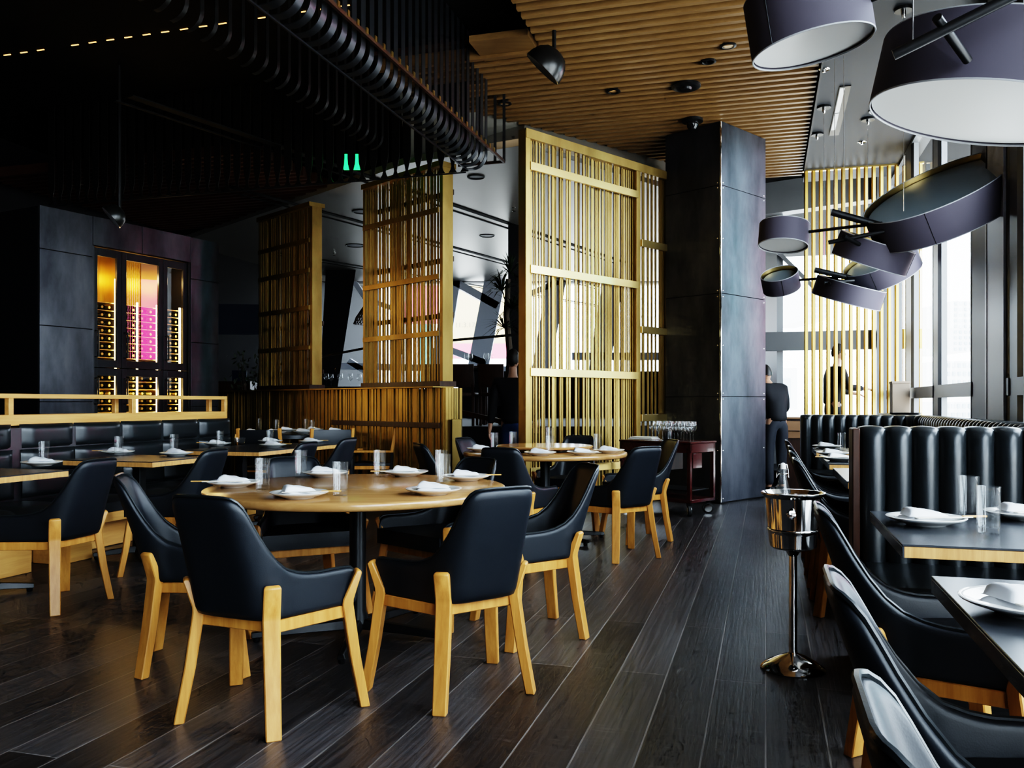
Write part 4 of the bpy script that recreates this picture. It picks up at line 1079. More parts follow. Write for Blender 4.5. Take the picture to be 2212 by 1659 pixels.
# ================================================================== drum pendant lamps
def drum(fix, c, axis, D, H, side_seam=None):
    m = axis.to_track_quat('Z', 'Y').to_matrix(); r = D / 2; h = H / 2; lo = c - fix.location
    o = MB().lathe([(r - .008, -h), (r, -h), (r, h), (r - .008, h)], lo, 72, m).build('lamp_shade', SHADE, fix)
    MB().lathe([(r - .009, h), (r - .010, h - .06)], lo, 72, m).build('gold_lining', GOLD, o)
    MB().lathe([(r - .011, -h + .012), (0, -h + .012), (0, -h + .018), (r - .011, -h + .018)], lo, 64, m).build('diffuser', DIFF, o)
    MB().lathe([(r - .03, h - .05), (0, h - .05), (0, h - .045), (r - .03, h - .045)], lo, 64, m).build('inner_disc', GREYDISC, o)
    pip = MB()
    for s in (-h, h):
        pip.lathe([(r + .005 * math.cos(t) - .004, s + .006 * math.sin(t)) for t in [k * math.pi / 3 for k in range(7)]], lo, 72, m)
    pip.build('piping', PIPING, o)
    k = m @ Vector((math.cos(-1.2), math.sin(-1.2), 0)) * (r + .0008)
    MB().bar(lo + k - axis * h, lo + k + axis * h, .003, .003).build('seam', BLACKMETAL, o)
    return o
def fixture(loc, label):
    f = empty('drum_lamp_cluster', loc); tag(f, label, 'pendant lamp', 'drum lamp clusters'); return f
def rod(fix, p, q, r): return MB().tube([p - fix.location, q - fix.location], r, 14).build('rod', BLACKMETAL, fix)
def cable(fix, p, ztop=4.45): return MB().tube([p - fix.location, Vector((p.x, p.y, ztop)) - fix.location], .0028, 6).build('cable', CHROME, fix)
def rose(fix, p, r=.075):
    o = MB().lathe([(0, 0), (r, 0), (r, -.02), (r - .005, -.025), (0, -.025)], Vector((p.x, p.y, 4.45)) - fix.location, 28).build('ceiling_rose', BLACKMETAL, fix)
    MB().lathe([(.02, -.025), (.02, -.05), (.012, -.075), (0, -.08)], Vector((p.x, p.y, 4.45)) - fix.location, 14).build('cable_holder', CHROME, o)
# near cluster
f1 = fixture(P(1990, 130, 4.3), 'drum lamp cluster nearest us in the top right corner')
drum(f1, P(1746, 42, 4.6), view_axis(1746, 60, 9, -.30), .635, .30)
drum(f1, P(2145, 178, 4.35), view_axis(2130, 230, -13, -.29), 1.12, .33)
rod(f1, P(1930, 119, 3.82), P(2330, -78, 3.5), .024)
rod(f1, P(2024, 38, 3.70), P(2090, 130, 3.88), .021)
rod(f1, P(1858, 6, 4.5), P(2120, -95, 3.9), .022)
cable(f1, P(1972, 96, 3.79)); cable(f1, P(2200, -14, 3.6)); rose(f1, P(1972, 96, 3.79)); rose(f1, P(2200, -14, 3.6))
# middle cluster
f2 = fixture(P(1900, 470, 7.3), 'drum lamp cluster with the wide tilted open drum before the windows')
drum(f2, P(2034, 436, 7.1), view_axis(2030, 430, 19, .28), 1.19, .27)
drum(f2, P(1693, 508, 7.7), view_axis(1693, 508, -4, -.33), .435, .20)
drum(f2, P(1886, 546, 7.4), view_axis(1886, 546, -22, .04), .64, .20)
rod(f2, P(1796, 458, 7.25), P(1912, 490, 7.15), .030); rod(f2, P(1745, 501, 7.6), P(1905, 482, 7.1), .014); rod(f2, P(1789, 524, 7.15), P(1910, 500, 7.0), .018)
rod(f2, P(1822, 510, 7.0), P(1856, 528, 7.12), .018)
for u, v, y in ((1803, 460, 7.25), (1823, 466, 7.23), (1952, 470, 7.1)):
    cable(f2, P(u, v, y)); rose(f2, P(u, v, y))
# far cluster
f3 = fixture(P(1830, 600, 9.5), 'smaller looking drum lamp cluster farthest back before the gold rods')
drum(f3, P(1905, 578, 9.4), view_axis(1905, 578, 21, .30), .78, .22)
drum(f3, P(1686, 607, 9.8), view_axis(1686, 607, 10, .40), .42, .19)
drum(f3, P(1833, 632, 9.4), view_axis(1833, 632, -18, .04), .74, .20)
rod(f3, P(1760, 583, 9.45), P(1840, 601, 9.4), .030); rod(f3, P(1724, 605, 9.7), P(1830, 598, 9.4), .014); rod(f3, P(1780, 611, 9.2), P(1845, 606, 9.2), .018); rod(f3, P(1790, 612, 9.15), P(1812, 622, 9.3), .016)
for u, v, y in ((1780, 588, 9.45), (1765, 584, 10.4), (1875, 560, 9.85)):
    q = P(u, v, y)
    if u != 1765: cable(f3, q)
    rose(f3, q)

# ================================================================== ice bucket on its stand
ic = empty('ice_bucket_stand', (1.247, 3.80, 0)); tag(ic, 'polished steel ice bucket stand beside the booth chairs', 'bucket stand')
MB().lathe([(0, 0), (.138, 0), (.140, .006), (.132, .016), (.10, .036), (.055, .058), (.022, .070), (.0185, .075), (0, .075)], n=56).build('base', CHROME, ic)
MB().lathe([(0, .07), (.0175, .07), (.0175, .50), (.022, .505), (.03, .52), (.07, .535), (0, .536)], n=28).build('pole', CHROME, ic)
bk = MB().lathe([(0, .536), (.088, .536), (.100, .545), (.1055, .60), (.108, .612), (.1105, .615), (.1105, .622), (.108, .625), (.1165, .74), (.118, .760), (.132, .772), (.137, .778), (.137, .784), (.131, .784), (.113, .766), (.108, .70), (.098, .56), (0, .55)], n=64).build('bucket', CHROME, ic, sharp=40)
for sx in (-1, 1):
    MB().lathe([(0, 0), (.012, .002), (.014, .008), (.008, .016), (.008, .022), (.018, .030), (.018, .038), (0, .044)], (sx * .112 * .0 - .05, -.098, .70) if sx < 0 else (.05, .098, .70), 18, Matrix.Rotation(R(90) * (1 if sx < 0 else -1), 3, 'X')).build('knob', CHROME, ic)
wb = empty('swing_top_bottle', (1.247 - .045, 3.80, .561)); tag(wb, 'clear swing top bottle standing in the steel ice bucket', 'bottle')
MB().lathe([(0, 0), (.036, 0), (.038, .004), (.038, .19), (.033, .23), (.020, .275), (.0165, .29), (.0165, .315), (.019, .317), (.019, .325), (.012, .327), (.012, .30), (.030, .22), (.034, .18), (.034, .01), (0, .008)], n=28).build('glass_body', GLASS, wb, sharp=50)
MB().lathe([(0, .326), (.013, .326), (.014, .330), (.013, .345), (.006, .352), (0, .353)], n=20).build('stopper', CERAMIC, wb)
wi = MB()
for sx in (-1, 1):
    wi.tube([(sx * .0175, 0, .305), (sx * .027, .004, .285), (sx * .025, .004, .318), (sx * .018, 0, .345), (0, .002, .348)], .0018, 6)
wi.tube([(-.0185, -.003, .305), (0, -.0195, .303), (.0185, -.003, .305)], .0018, 6); wi.build('wire_clip', CHROME, wb)

# ================================================================== drinks trolley
K0 = Vector((1.83, 8.80, 0)); KX = Vector((-.70, .714, 0)).normalized(); KY = Vector((.70, .714, 0)).normalized()
tk = empty('drinks_trolley', K0); tag(tk, 'dark red wooden drinks trolley on casters before the steel pillar', 'trolley')
def kb(x0, x1, y0, y1, z0, z1, mb=None):
    mb = mb or MB(); q = [K0 + KX * a + KY * b for a, b in ((x0, y0), (x1, y0), (x1, y1), (x0, y1))]
    return mb.prism([(p.x, p.y) for p in q], z0, z1)
def tp(mb, name, m, bevel=.003): o = mb.build(name, m, tk, bevel, 1); unroot(o, tk); return o
tp(kb(-.01, .92, -.01, .50, .755, .775), 'top', REDWOOD)
for x in (0, .87):
    for y in (0, .45): tp(kb(x, x + .04, y, y + .04, .14, .755), 'leg', REDWOOD)
m = kb(0, .91, 0, .02, .66, .755); kb(0, .91, .47, .49, .66, .755, m); kb(0, .02, 0, .49, .66, .755, m); kb(.89, .91, 0, .49, .66, .755, m); tp(m, 'apron', REDWOOD)
tp(kb(0, .91, 0, .49, .14, .175), 'bottom_shelf', REDWOOD); tp(kb(.05, .86, .05, .45, .255, .27), 'inner_shelf', BLACKMETAL)
tp(kb(.35, .89, .06, .40, .46, .655), 'drawer_box', DARKWOOD); tp(kb(-.004, .02, .05, .22, .50, .655), 'side_box', REDWOOD)
for x in (.05, .84):
    for y in (.06, .42):
        c = K0 + KX * x + KY * y
        rot = Matrix.Rotation(R(90), 3, 'X') if y < .2 and x < .2 else Matrix.Rotation(R(90), 3, KX)
        rot = Matrix.Rotation(R(90), 3, Vector((0, 1, 0))) if (x < .2 and y < .2) else Matrix.Rotation(R(90), 3, Vector((1, 0, 0)))
        o = tp(MB().lathe([(0, -.018), (.045, -.018), (.058, -.014), (.058, .014), (.045, .018), (0, .018)], up(c, .058), 28, rot), 'caster', RUBBER, 0)
        h_ = MB().lathe([(0, -.022), (.04, -.021), (.042, -.018), (.042, .018), (.04, .021), (0, .022)], up(c, .058), 24, rot).build('hub', CHROME, o)
        tp(MB().box(up(c, .125), (.05, .05, .035)), 'caster_fork', BLACKMETAL)
for i in range(14):
    x, y = .05 + (i % 7) * .079, (.08 if i < 7 else .19) + random.uniform(-.01, .01)
    q = K0 + KX * (x + (.03 if i >= 7 else 0)) + KY * y
    put('wineglass', (q.x, q.y, .776), 0, 'stemmed wine glass in the cluster on top of the drinks trolley', 'wine glasses on the drinks trolley')
q = K0 + KX * .76 + KY * .24
o = MB(); 
for i in range(3): o.box((0, 0, .006 + i * .009), (.29 - .02 * i, .20, .007), .03 * i)
mn = o.build('menu_stack', PAPER, None, .002, 1); mn.location = (q.x, q.y, .776); mn.rotation_euler = (0, 0, math.atan2(KX.y, KX.x) + .2); tag(mn, 'pale stack of menus at the left end of the trolley top', 'menus')
q = K0 + KX * .53 + KY * .36
o = MB().lathe([(0, 0), (.05, 0), (.055, .03), (.05, .10), (.03, .125), (.022, .13), (.02, .15), (0, .15)], (q.x, q.y, .776), 20).build('black_pot', BLACKMETAL); tag(o, 'small black pot between menus and wine glasses on the trolley', 'pot')

# ================================================================== people
def skin(name, verts, edges, radii, m, parent=None, sub=1, root=0):
    me = bpy.data.meshes.new(name); me.from_pydata(verts, edges, [])
    o = bpy.data.objects.new(name, me); COL.objects.link(o)
    mod = o.modifiers.new('k', 'SKIN'); mod.use_smooth_shade = True
    for i, d in enumerate(me.skin_vertices[0].data):
        r = radii[i]; d.radius = (r, r) if not isinstance(r, tuple) else r
        d.use_root = (i == root)
    s = o.modifiers.new('u', 'SUBSURF'); s.levels = sub; s.render_levels = sub
    bake(o)
    if len(o.data.materials) == 0: o.data.materials.append(m)
    else: o.data.materials[0] = m
    if parent is not None: o.parent = parent
    return o
def head_mb(c, yaw, pitch, sc=1.0):
    """a head with brow, nose, mouth, chin and ears; face along +Y before turning"""
    m = Matrix.Rotation(yaw, 3, 'Z') @ Matrix.Rotation(pitch, 3, 'X')
    bm = bmesh.new(); bmesh.ops.create_uvsphere(bm, u_segments=28, v_segments=20, radius=1)
    vs, fs = [], []
    for v in bm.verts:
        x, y, z = v.co
        X, Y, Z = x * .073, y * .093, z * .118
        if z < -.1: X *= 1 - .30 * (-z - .1); Y *= 1 - .12 * (-z - .1); Y += .012 * (-z - .1)
        if y > .5:
            f = (y - .5) * 2
            nose = math.exp(-((x / .16) ** 2) - (((z + .12) / .22) ** 2)); Y += .026 * nose * f
            eye = math.exp(-(((abs(x) - .38) / .16) ** 2) - (((z - .08) / .10) ** 2)); Y -= .009 * eye * f
            lip = math.exp(-((x / .30) ** 2) - (((z + .52) / .07) ** 2)); Y += .006 * lip * f
            chin = math.exp(-((x / .3) ** 2) - (((z + .86) / .16) ** 2)); Y += .016 * chin
            brow = math.exp(-(((abs(x) - .36) / .25) ** 2) - (((z - .24) / .08) ** 2)); Y += .005 * brow * f
        vs.append(Vector(c) + m @ Vector((X, Y, Z)) * sc)
    fs = [tuple(v.index for v in f.verts) for f in bm.faces]; bm.free()
    mb = MB().add(vs, fs)
    for sx in (-1, 1):
        mb.lathe([(0, -.006), (.018, -.005), (.020, 0), (.015, .006), (.008, .003), (0, .002)], Vector(c) + m @ Vector((sx * .073, -.008, -.004)) * sc, 12, m @ Matrix.Rotation(R(90) * sx, 3, 'Y') @ Matrix.Diagonal((1.5, .9, 1)))
    return mb, m
def hair_mb(c, m, sc=1.0, cover=.15):
    bm = bmesh.new(); bmesh.ops.create_uvsphere(bm, u_segments=28, v_segments=20, radius=1)
    keep = {}; vs = []
    for v in bm.verts:
        x, y, z = v.co
        if z > .42 + .25 * max(0, y) - (1 - y) * .55 * (y < .35) - .1:
            keep[v.index] = len(vs)
            k = 1.06 + .05 * max(0, z) + .02 * mnoise.noise(Vector((x * 6, y * 6, z * 6)))
            vs.append(Vector(c) + m @ Vector((x * .075 * k, y * .095 * k - .003, z * .118 * k)) * sc)
    fs = [tuple(keep[v.index] for v in f.verts) for f in bm.faces if all(v.index in keep for v in f.verts)]; bm.free()
    return MB().add(vs, fs)
def person(name_loc, rz, label, J, head, head_yaw, head_pitch, shirt_m, leg_m, sleeve=1.0, tie=False, fingers=True):
    """J: joints in local metres, facing +Y"""
    t = empty('person', name_loc, rz); tag(t, label, 'person')
    V = Vector
    vs, es, rr = [], [], []
    def add(p, r, to=None):
        vs.append(tuple(p)); rr.append(r)
        if to is not None: es.append((to, len(vs) - 1))
        return len(vs) - 1
    pel = add(J['pelvis'], .10); ch = add(J['chest'], .10, add(J['waist'], .09, pel)); nk = add(J['neck'], .055, ch)
    hd = V(head); add(hd + V((0, 0, -.06)), .05, nk)
    for s in ('l', 'r'):
        sh_ = add(J['sh' + s], .052, ch); el = add(J['el' + s], .042, sh_); wr = add(J['wr' + s], .027, el)
        wp, ep = V(J['wr' + s]), V(J['el' + s]); d = (wp - ep).normalized(); side = d.cross(V((0, 0, 1))).normalized() if abs(d.z) < .95 else V((0, 1, 0)); side = side if side.length else V((1, 0, 0))
        nrm = side.cross(d)
        pm = add(wp + d * .05, .028, wr)
        for k, (o_, L_) in enumerate(((-.026, .075), (-.009, .085), (.009, .08), (.026, .065))):
            b_ = add(wp + d * .085 + side * o_, .010, pm); m_ = add(wp + d * (.085 + L_ * .5) + side * o_ * 1.1 - nrm * .008, .009, b_); add(wp + d * (.085 + L_ * .85) + side * o_ * 1.1 - nrm * .026, .0075, m_)
        th_ = add(wp + d * .04 - side * .035, .011, pm); add(wp + d * .08 - side * .05 - nrm * .01, .009, th_)
        hp = add(J['hip' + s], .075, pel); kn = add(J['kn' + s], .058, hp); an = add(J['an' + s], .038, kn)
        add(V(J['an' + s]) + V((0, .13, -.045)), .032, an)
    body = skin('body', vs, es, rr, SKIN, t, 1, pel)
    mb, m = head_mb(head, head_yaw, head_pitch)
    # head and body as one mesh
    hm = mb.mesh('head'); bm = bmesh.new(); bm.from_mesh(body.data); bm.from_mesh(hm); bm.to_mesh(body.data); bm.free()
    body.data.polygons.foreach_set('use_smooth', [True] * len(body.data.polygons))
    hair_mb(head, m).build('hair', HAIR, t, sharp=80)
    ey = MB()
    for sx in (-1, 1): ey.lathe([(0, .006), (.008, .004), (.011, 0)], V(head) + m @ V((sx * .029, .079, .010)), 10, m @ Matrix.Rotation(R(-90), 3, 'X'))
    ey.build('eyes', HAIR, t)
    # shirt
    vs, es, rr = [], [], []
    pel = add(V(J['pelvis']) + V((0, 0, -.06)), (.158, .148)); pe2 = add(V(J['pelvis']) + V((0, 0, .03)), (.152, .142), pel); wa = add(J['waist'], (.145, .135), pe2); ch = add(J['chest'], (.165, .15), wa); add(V(J['neck']) - V((0, 0, .03)), .075, ch)
    for s in ('l', 'r'):
        sh_ = add(J['sh' + s], .078, ch); el = add(J['el' + s], .058, sh_); add(V(J['el' + s]).lerp(V(J['wr' + s]), .9 * sleeve), .044, el)
    skin('shirt', vs, es, rr, shirt_m, t, 1, pel)
    vs, es, rr = [], [], []
    top_ = add(V(J['pelvis']) + V((0, 0, .09)), (.138, .125)); pel = add(V(J['pelvis']) + V((0, 0, -.03)), (.150, .138), top_)
    for s in ('l', 'r'):
        hp = add(J['hip' + s], .102, pel); kn = add(J['kn' + s], .075, hp); add(V(J['an' + s]) + V((0, 0, .0)), .058, kn)
    skin('trousers', vs, es, rr, leg_m, t, 1, pel)
    for s in ('l', 'r'):
        a = V(J['an' + s]); skin('shoe', [tuple(a + V((0, -.04, -.05))), tuple(a + V((0, .05, -.045))), tuple(a + V((0, .16, -.055)))], [(0, 1), (1, 2)], [.042, .046, .036], BLACKMETAL, t, 1, 0)
    if tie:
        c = V(J['chest']); n_ = V(J['neck']); w_ = V(J['waist'])
        MB().loft([[n_ + V((-.018, .085, -.04)), n_ + V((.018, .085, -.04)), n_ + V((.018, .095, -.05)), n_ + V((-.018, .095, -.05))],
                   [w_ + V((-.036, .150, .02)), w_ + V((.036, .150, .02)), w_ + V((.036, .158, .02)), w_ + V((-.036, .158, .02))]]).build('necktie', TIE, t)
    return t
std = dict(pelvis=(0, 0, .97), waist=(0, .0, 1.12), chest=(0, .0, 1.33), neck=(0, -.005, 1.50), shl=(-.19, 0, 1.42), shr=(.19, 0, 1.42), ell=(-.235, -.03, 1.14), elr=(.235, -.03, 1.14),
           wrl=(-.245, .06, .90), wrr=(.245, .06, .90), hipl=(-.09, 0, .92), hipr=(.09, 0, .92), knl=(-.10, .03, .50), knr=(.10, .03, .50), anl=(-.10, 0, .09), anr=(.10, 0, .09))
J = dict(std); J.update(knl=(-.09, .12, .52), anl=(-.09, .06, .10), anr=(.10, -.14, .13), knr=(.10, -.02, .50), wrl=(-.26, -.06, .90), wrr=(.25, .16, .94))
person((.01, 10.05, 0), R(-8), 'person in black shirt and blue jeans walking away beside the tall gold screen', J, (0, .015, 1.685), 0, 0, SHIRT, JEANS, 1.0)
J = dict(std); J.update(elr=(.22, .12, 1.18), wrr=(.14, .42, 1.16), ell=(-.22, .10, 1.16), wrl=(-.13, .38, 1.10), chest=(0, .04, 1.33), neck=(0, .06, 1.50), shl=(-.19, .05, 1.42), shr=(.19, .05, 1.42))
pb = W(13.25, .93)
person((pb.x, pb.y, .22), R(-86), 'bearded waiter in black shirt and red tie reaching forward behind the gold rods', J, (0, .09, 1.69), 0, R(-8), SHIRT, TROUSER, 1.0, tie=True)
J = dict(std); J.update(chest=(0, .10, 1.30), neck=(0, .18, 1.43), shl=(-.19, .12, 1.37), shr=(.19, .12, 1.37), ell=(-.26, .18, 1.10), elr=(.27, .16, 1.08), wrl=(-.16, .38, 1.0), wrr=(.16, .36, .98))
person((3.47, 11.25, 0), R(18), 'waiter in black with back turned, half hidden behind the steel pillar', J, (0, .24, 1.57), 0, R(-25), SHIRT, TROUSER, .45)
struct(wallbox(12.98, 14.4, .0, 1.7, 0, .2).build('floor_step', DARKWALL), 'low step behind the gold rods')

# ================================================================== raised dining room beyond the screens
def place_dark_chair(t, loc, rz, label):
    o = copy_tree(t) if t.get('used') else t
    t['used'] = 1
    o.location = loc; o.rotation_euler = (0, 0, rz); tag(o, label, 'chair', 'dark chairs on the raised floor')
    return o
dc = empty('wooden_chair')
MB().box((0, 0, .45), (.38, .42, .05)).build('seat', DARKWOOD, dc, .01, 2)
MB().loft([[Vector((x * .185, -.21 + .03 * (1 - x * x) * -1, .55)) for x in (-1, -.5, 0, .5, 1)] + [Vector((x * .185, -.24 + .03 * (1 - x * x) * -1, .55)) for x in (1, .5, 0, -.5, -1)],
           [Vector((x * .19, -.28 + .03 * (1 - x * x) * -1, .88)) for x in (-1, -.5, 0, .5, 1)] + [Vector((x * .19, -.31 + .03 * (1 - x * x) * -1, .88)) for x in (1, .5, 0, -.5, -1)]]).build('backrest', DARKWOOD, dc, .004, 1)
for x in (-1, 1):
    for y in (-1, 1): MB().bar((x * .16, y * .18, 0), (x * .16, y * .18, .44), .035, .035).build('leg', DARKWOOD, dc, .003, 1)
    MB().bar((x * .16, -.2, .44), (x * .16, -.26, .60), .035, .03).build('back_post', DARKWOOD, dc, .003, 1)
for u, l in ((940, 'leftmost dark wooden chair on the raised floor right of the near gold panel'), (1003, 'second dark wooden chair on the raised floor right of the near gold panel'), (1066, 'third dark wooden chair on the raised floor before the walking person')):
    p = P(u, 800, 12.5); place_dark_chair(dc, (p.x, p.y, .85), R(random.uniform(-8, 8)), l)
def long_table(c, sx, sy, z, z0, label):
    t = empty('dining_table', (c[0], c[1], z0)); tag(t, label, 'table', 'tables on the raised floor')
    MB().box((0, 0, z - z0 - .02), (sx, sy, .04)).build('tabletop', DARKWOOD, t, .004, 1)
    for x in (-sx / 2 + .12, sx / 2 - .12): MB().box((x, 0, (z - z0) / 2 - .02), (.08, sy * .6, z - z0 - .04)).build('leg', DARKWOOD, t, .004, 1)
long_table((-.80, 13.35), 1.0, .8, 1.74, .85, 'dark table with wine glasses on the raised floor behind the dark chairs')
long_table((-2.85, 13.6), 1.7, .8, 1.43, .66, 'dark table with wine glasses seen between the two gold panels')
for u, z, y, l in ((968, 1.74, 13.2, 'leftmost'), (1008, 1.74, 13.3, 'second'), (1016, 1.74, 13.4, 'third'), (1050, 1.74, 13.2, 'fourth'), (1060, 1.74, 13.3, 'fifth')):
    p = P(u, 800, y); put('wineglass', (p.x, p.y, z), 0, 'stemmed glass on the raised table right of the near gold panel, ' + l + ' from left', 'wine glasses on the raised floor')
for u, z, y, l in ((705, 1.43, 13.4, 'leftmost'), (715, 1.43, 13.7, 'second'), (735, 1.43, 13.5, 'third'), (757, 1.43, 13.5, 'fourth'), (776, 1.43, 13.6, 'fifth'), (790, 1.43, 13.4, 'sixth')):
    p = P(u, 800, y); put('wineglass', (p.x, p.y, z), 0, 'stemmed glass on the table between the gold panels, ' + l + ' from left', 'wine glasses on the raised floor')
# balustrade with glass and dark rail
bl = empty('balustrade', (-2.7, 12.75, .66)); tag(bl, 'glass balustrade with thin dark handrail between the two gold panels', 'balustrade')
o = MB().bar(P(560, 796, 13.0), P(800, 750, 12.5), .03, .03).build('handrail', BLACKMETAL, bl); unroot(o, bl)
q0, q1 = P(560, 796, 13.0), P(800, 750, 12.5); g = MB().add([up(q0, .7), up(q1, .7), q1, q0], [(0, 1, 2, 3)]).build('glass_sheet', RAILGLASS, bl); unroot(g, bl)
for k in (.55, .95):
    q = q0.lerp(q1, k); o = MB().bar(up(q, .66), q, .02, .02).build('post', CHROME, bl); unroot(o, bl)
b2 = empty('balustrade', (.1, 12.0, .85)); tag(b2, 'dark handrail crossing the bright window right of the near gold panel', 'balustrade')
o = MB().bar(P(955, 737, 12.06), P(1125, 722, 11.98), .035, .035).build('handrail', BLACKMETAL, b2); unroot(o, b2)
for u, v in ((958, 737), (1122, 722)):
    q = P(u, v, 12.02); o = MB().bar(up(q, .85), q, .025, .025).build('post', BLACKMETAL, b2); unroot(o, b2)
sr = empty('stair_rail', (-.4, 10.8, 0)); tag(sr, 'sloping wooden handrail in the dark passage beside the walking person', 'handrail')
o = MB().bar(P(978, 886, 11.6), P(1090, 912, 10.9), .05, .06).build('handrail', DARKWOOD, sr); unroot(o, sr)
for u, v, y in ((982, 886, 11.55), (1086, 911, 10.95)):
    q = P(u, v, y); o = MB().bar(up(q, 0), q, .03, .03).build('post', BLACKMETAL, sr); unroot(o, sr)
# column with spiky plant
o = MB().bar(P(1122, 600, 13.75) * Vector((1, 1, 0)) if False else up(P(1122, 600, 13.75), .85), up(P(1122, 600, 13.75), 4.0), .36, .36).build('wall_round_column', DARKWALL); struct(o, 'dark column behind the edge of the tall gold screen')
def spiky(base, h, label, seed, r=.5, crown=True):
    rnd = random.Random(seed)
    t = empty('spiky_plant', base); tag(t, label, 'plant')
    MB().lathe([(0, 0), (.15, 0), (.19, .28), (.17, .28), (.16, .25), (0, .25)], n=20).build('pot', DARKWOOD, t)
    MB().tube([(0, 0, .2), (.02, .02, h * .5), (-.03, 0, h * .75), (0, 0, h)], [.06, .05, .045, .04], 8).build('trunk', BARK, t)
    lf = MB()
    for k in range(4):
        c = Vector((rnd.uniform(-.12, .12), rnd.uniform(-.12, .12), h - k * .28 + .1))
        for i in range(46):
            an = rnd.uniform(0, 6.283); el = rnd.uniform(-.25, 1.2); L = r * rnd.uniform(.6, 1)
            d = Vector((math.cos(an) * math.cos(el), math.sin(an) * math.cos(el), math.sin(el)))
            s = d.cross(Vector((0, 0, 1))).normalized() * .011
            p1 = c + d * L * .5; p2 = c + d * L + Vector((0, 0, -.28 * L))
            lf.add([c - s, c + s, p1 + s, p1 - s, p2], [(0, 1, 2, 3), (3, 2, 4)])
    lf.build('leaves', LEAF, t, normals=False)
p = P(1098, 700, 12.95); spiky((p.x, p.y, .85), 2.2, 'spiky dark palm like plant against the dark column left of the tall gold screen', 5)
def bare_shrub(base, h, label, seed):
    rnd = random.Random(seed); t = empty('bare_shrub', base); tag(t, label, 'plant')
    MB().lathe([(0, 0), (.14, 0), (.17, .22), (.15, .22), (0, .2)], n=20).build('pot', BLACKMETAL, t)
    br = MB(); lf = MB()
    for i in range(9):
        an = rnd.uniform(0, 6.283); sp = rnd.uniform(.15, .4)
        pts = [Vector((0, 0, .2)), Vector((math.cos(an) * sp * .35, math.sin(an) * sp * .35, h * .45)), Vector((math.cos(an) * sp, math.sin(an) * sp, h * rnd.uniform(.75, 1)))]
        br.tube(pts, [.016, .011, .004], 6)
        for k in range(26):
            c = pts[1].lerp(pts[2], rnd.uniform(.1, 1.1)) + Vector((rnd.gauss(0, .08), rnd.gauss(0, .08), rnd.gauss(0, .08)))
            d = Vector((rnd.gauss(0, 1), rnd.gauss(0, 1), rnd.gauss(0, 1))).normalized(); s = d.orthogonal().normalized() * .02
            lf.add([c - d * .05, c + s, c + d * .05, c - s], [(0, 1, 2, 3)])
    br.build('branches', BARK, t); lf.build('leaves', LEAF, t, normals=False)
p = P(545, 800, 14.2); bare_shrub((p.x, p.y, .0), 2.1, 'thin branching shrub in the dark between wine cabinet and dim gold panel', 8)
# woven pendant lamp by the far window
p = P(790, 692, 15.0); wl = empty('woven_pendant', p); tag(wl, 'small dark woven bell pendant lamp before the far window', 'pendant lamp')
m = MB()
for k in range(22):
    a0 = k / 22 * 6.283
    for sg in (-1, 1):
        m.tube([Vector((r_ * math.cos(a0 + sg * t_), r_ * math.sin(a0 + sg * t_), z_)) for r_, z_, t_ in ((.03, .26, 0), (.09, .17, .35), (.17, .05, .7), (.21, -.06, 1.0))], .006, 5)
m.lathe([(.205, -.06), (.215, -.065), (.205, -.07)], n=28); m.build('woven_shade', BARK, wl); MB().tube([(0, 0, .25), (0, 0, 4.0 - p.z)], .005, 6).build('cord', BLACKMETAL, wl)
# dim till desk and screen on the black wall
p = P(512, 815, 15.3); td = empty('till_desk', (p.x, p.y, 0)); tag(td, 'dim wooden desk with a small screen left of the dim gold panel', 'desk')
MB().box((0, 0, .78), (.62, .5, 1.56)).build('desk_body', DARKWOOD, td, .006, 1)
MB().box((.06, -.05, 1.66), (.26, .03, .19)).build('screen', BLUESCREEN, td, .004, 1)
p = P(510, 690, 15.6); o = MB().box(p, (.85, .05, .55), .1).build('wall_screen', BLUESCREEN); tag(o, 'faint blue screen on the black wall left of the dim gold panel', 'screen')

# ================================================================== city outside
def board(pts, name, m, label, kind=None):
    n = (pts[1] - pts[0]).cross(pts[3] - pts[0]).normalized() * .3
    o = MB().loft([pts, [p + n for p in pts]]).build(name, m); tag(o, label, 'building') if not kind else tag(o, label, kind); return o
def facade(u0, u1, v0, v1, y, name, m, label, cat='building'):
    return board([P(u0, v1, y), P(u1, v1, y), P(u1, v0, y), P(u0, v0, y)], name, m, label, cat)
bb = empty('billboard', P(1035, 800, 45)); tag(bb, 'cream billboard with a date in thin grey figures outside the far window', 'billboard')
o = MB().loft([[P(948, 762, 45), P(1130, 762, 45), P(1130, 590, 45), P(948, 590, 45)], [P(948, 762, 45.5), P(1130, 762, 45.5), P(1130, 590, 45.5), P(948, 590, 45.5)]]).build('board_face', BILL_CREAM, bb); unroot(o, bb)
o = MB().loft([[P(948, 775, 44.9), P(1130, 775, 44.9), P(1130, 742, 44.9), P(948, 742, 44.9)], [P(948, 775, 45.2), P(1130, 775, 45.2), P(1130, 742, 45.2), P(948, 742, 45.2)]]).build('lower_band', BILL_PINK, bb); unroot(o, bb)
def text(body, p, size, m, parent):
    c = bpy.data.curves.new('t', 'FONT'); c.body = body; c.size = size; c.align_x = 'CENTER'; c.extrude = .01
    o = bpy.data.objects.new('t', c); COL.objects.link(o); dg = bpy.context.evaluated_depsgraph_get(); dg.update()
    me = bpy.data.meshes.new_from_object(o.evaluated_get(dg), depsgraph=dg); bpy.data.objects.remove(o)
    me.materials.clear(); me.materials.append(m)
    o = bpy.data.objects.new('lettering', me); COL.objects.link(o); o.location = p; o.rotation_euler = (R(90), 0, 0)
    o.parent = parent; unroot(o, parent); return o
text('11.3.17', P(1004, 707, 44.8), .37, LETTER, bb); text('-', P(1035, 707, 44.8), .37, LETTER, bb); text('B', P(1092, 706, 44.8), .37, LETTER, bb)
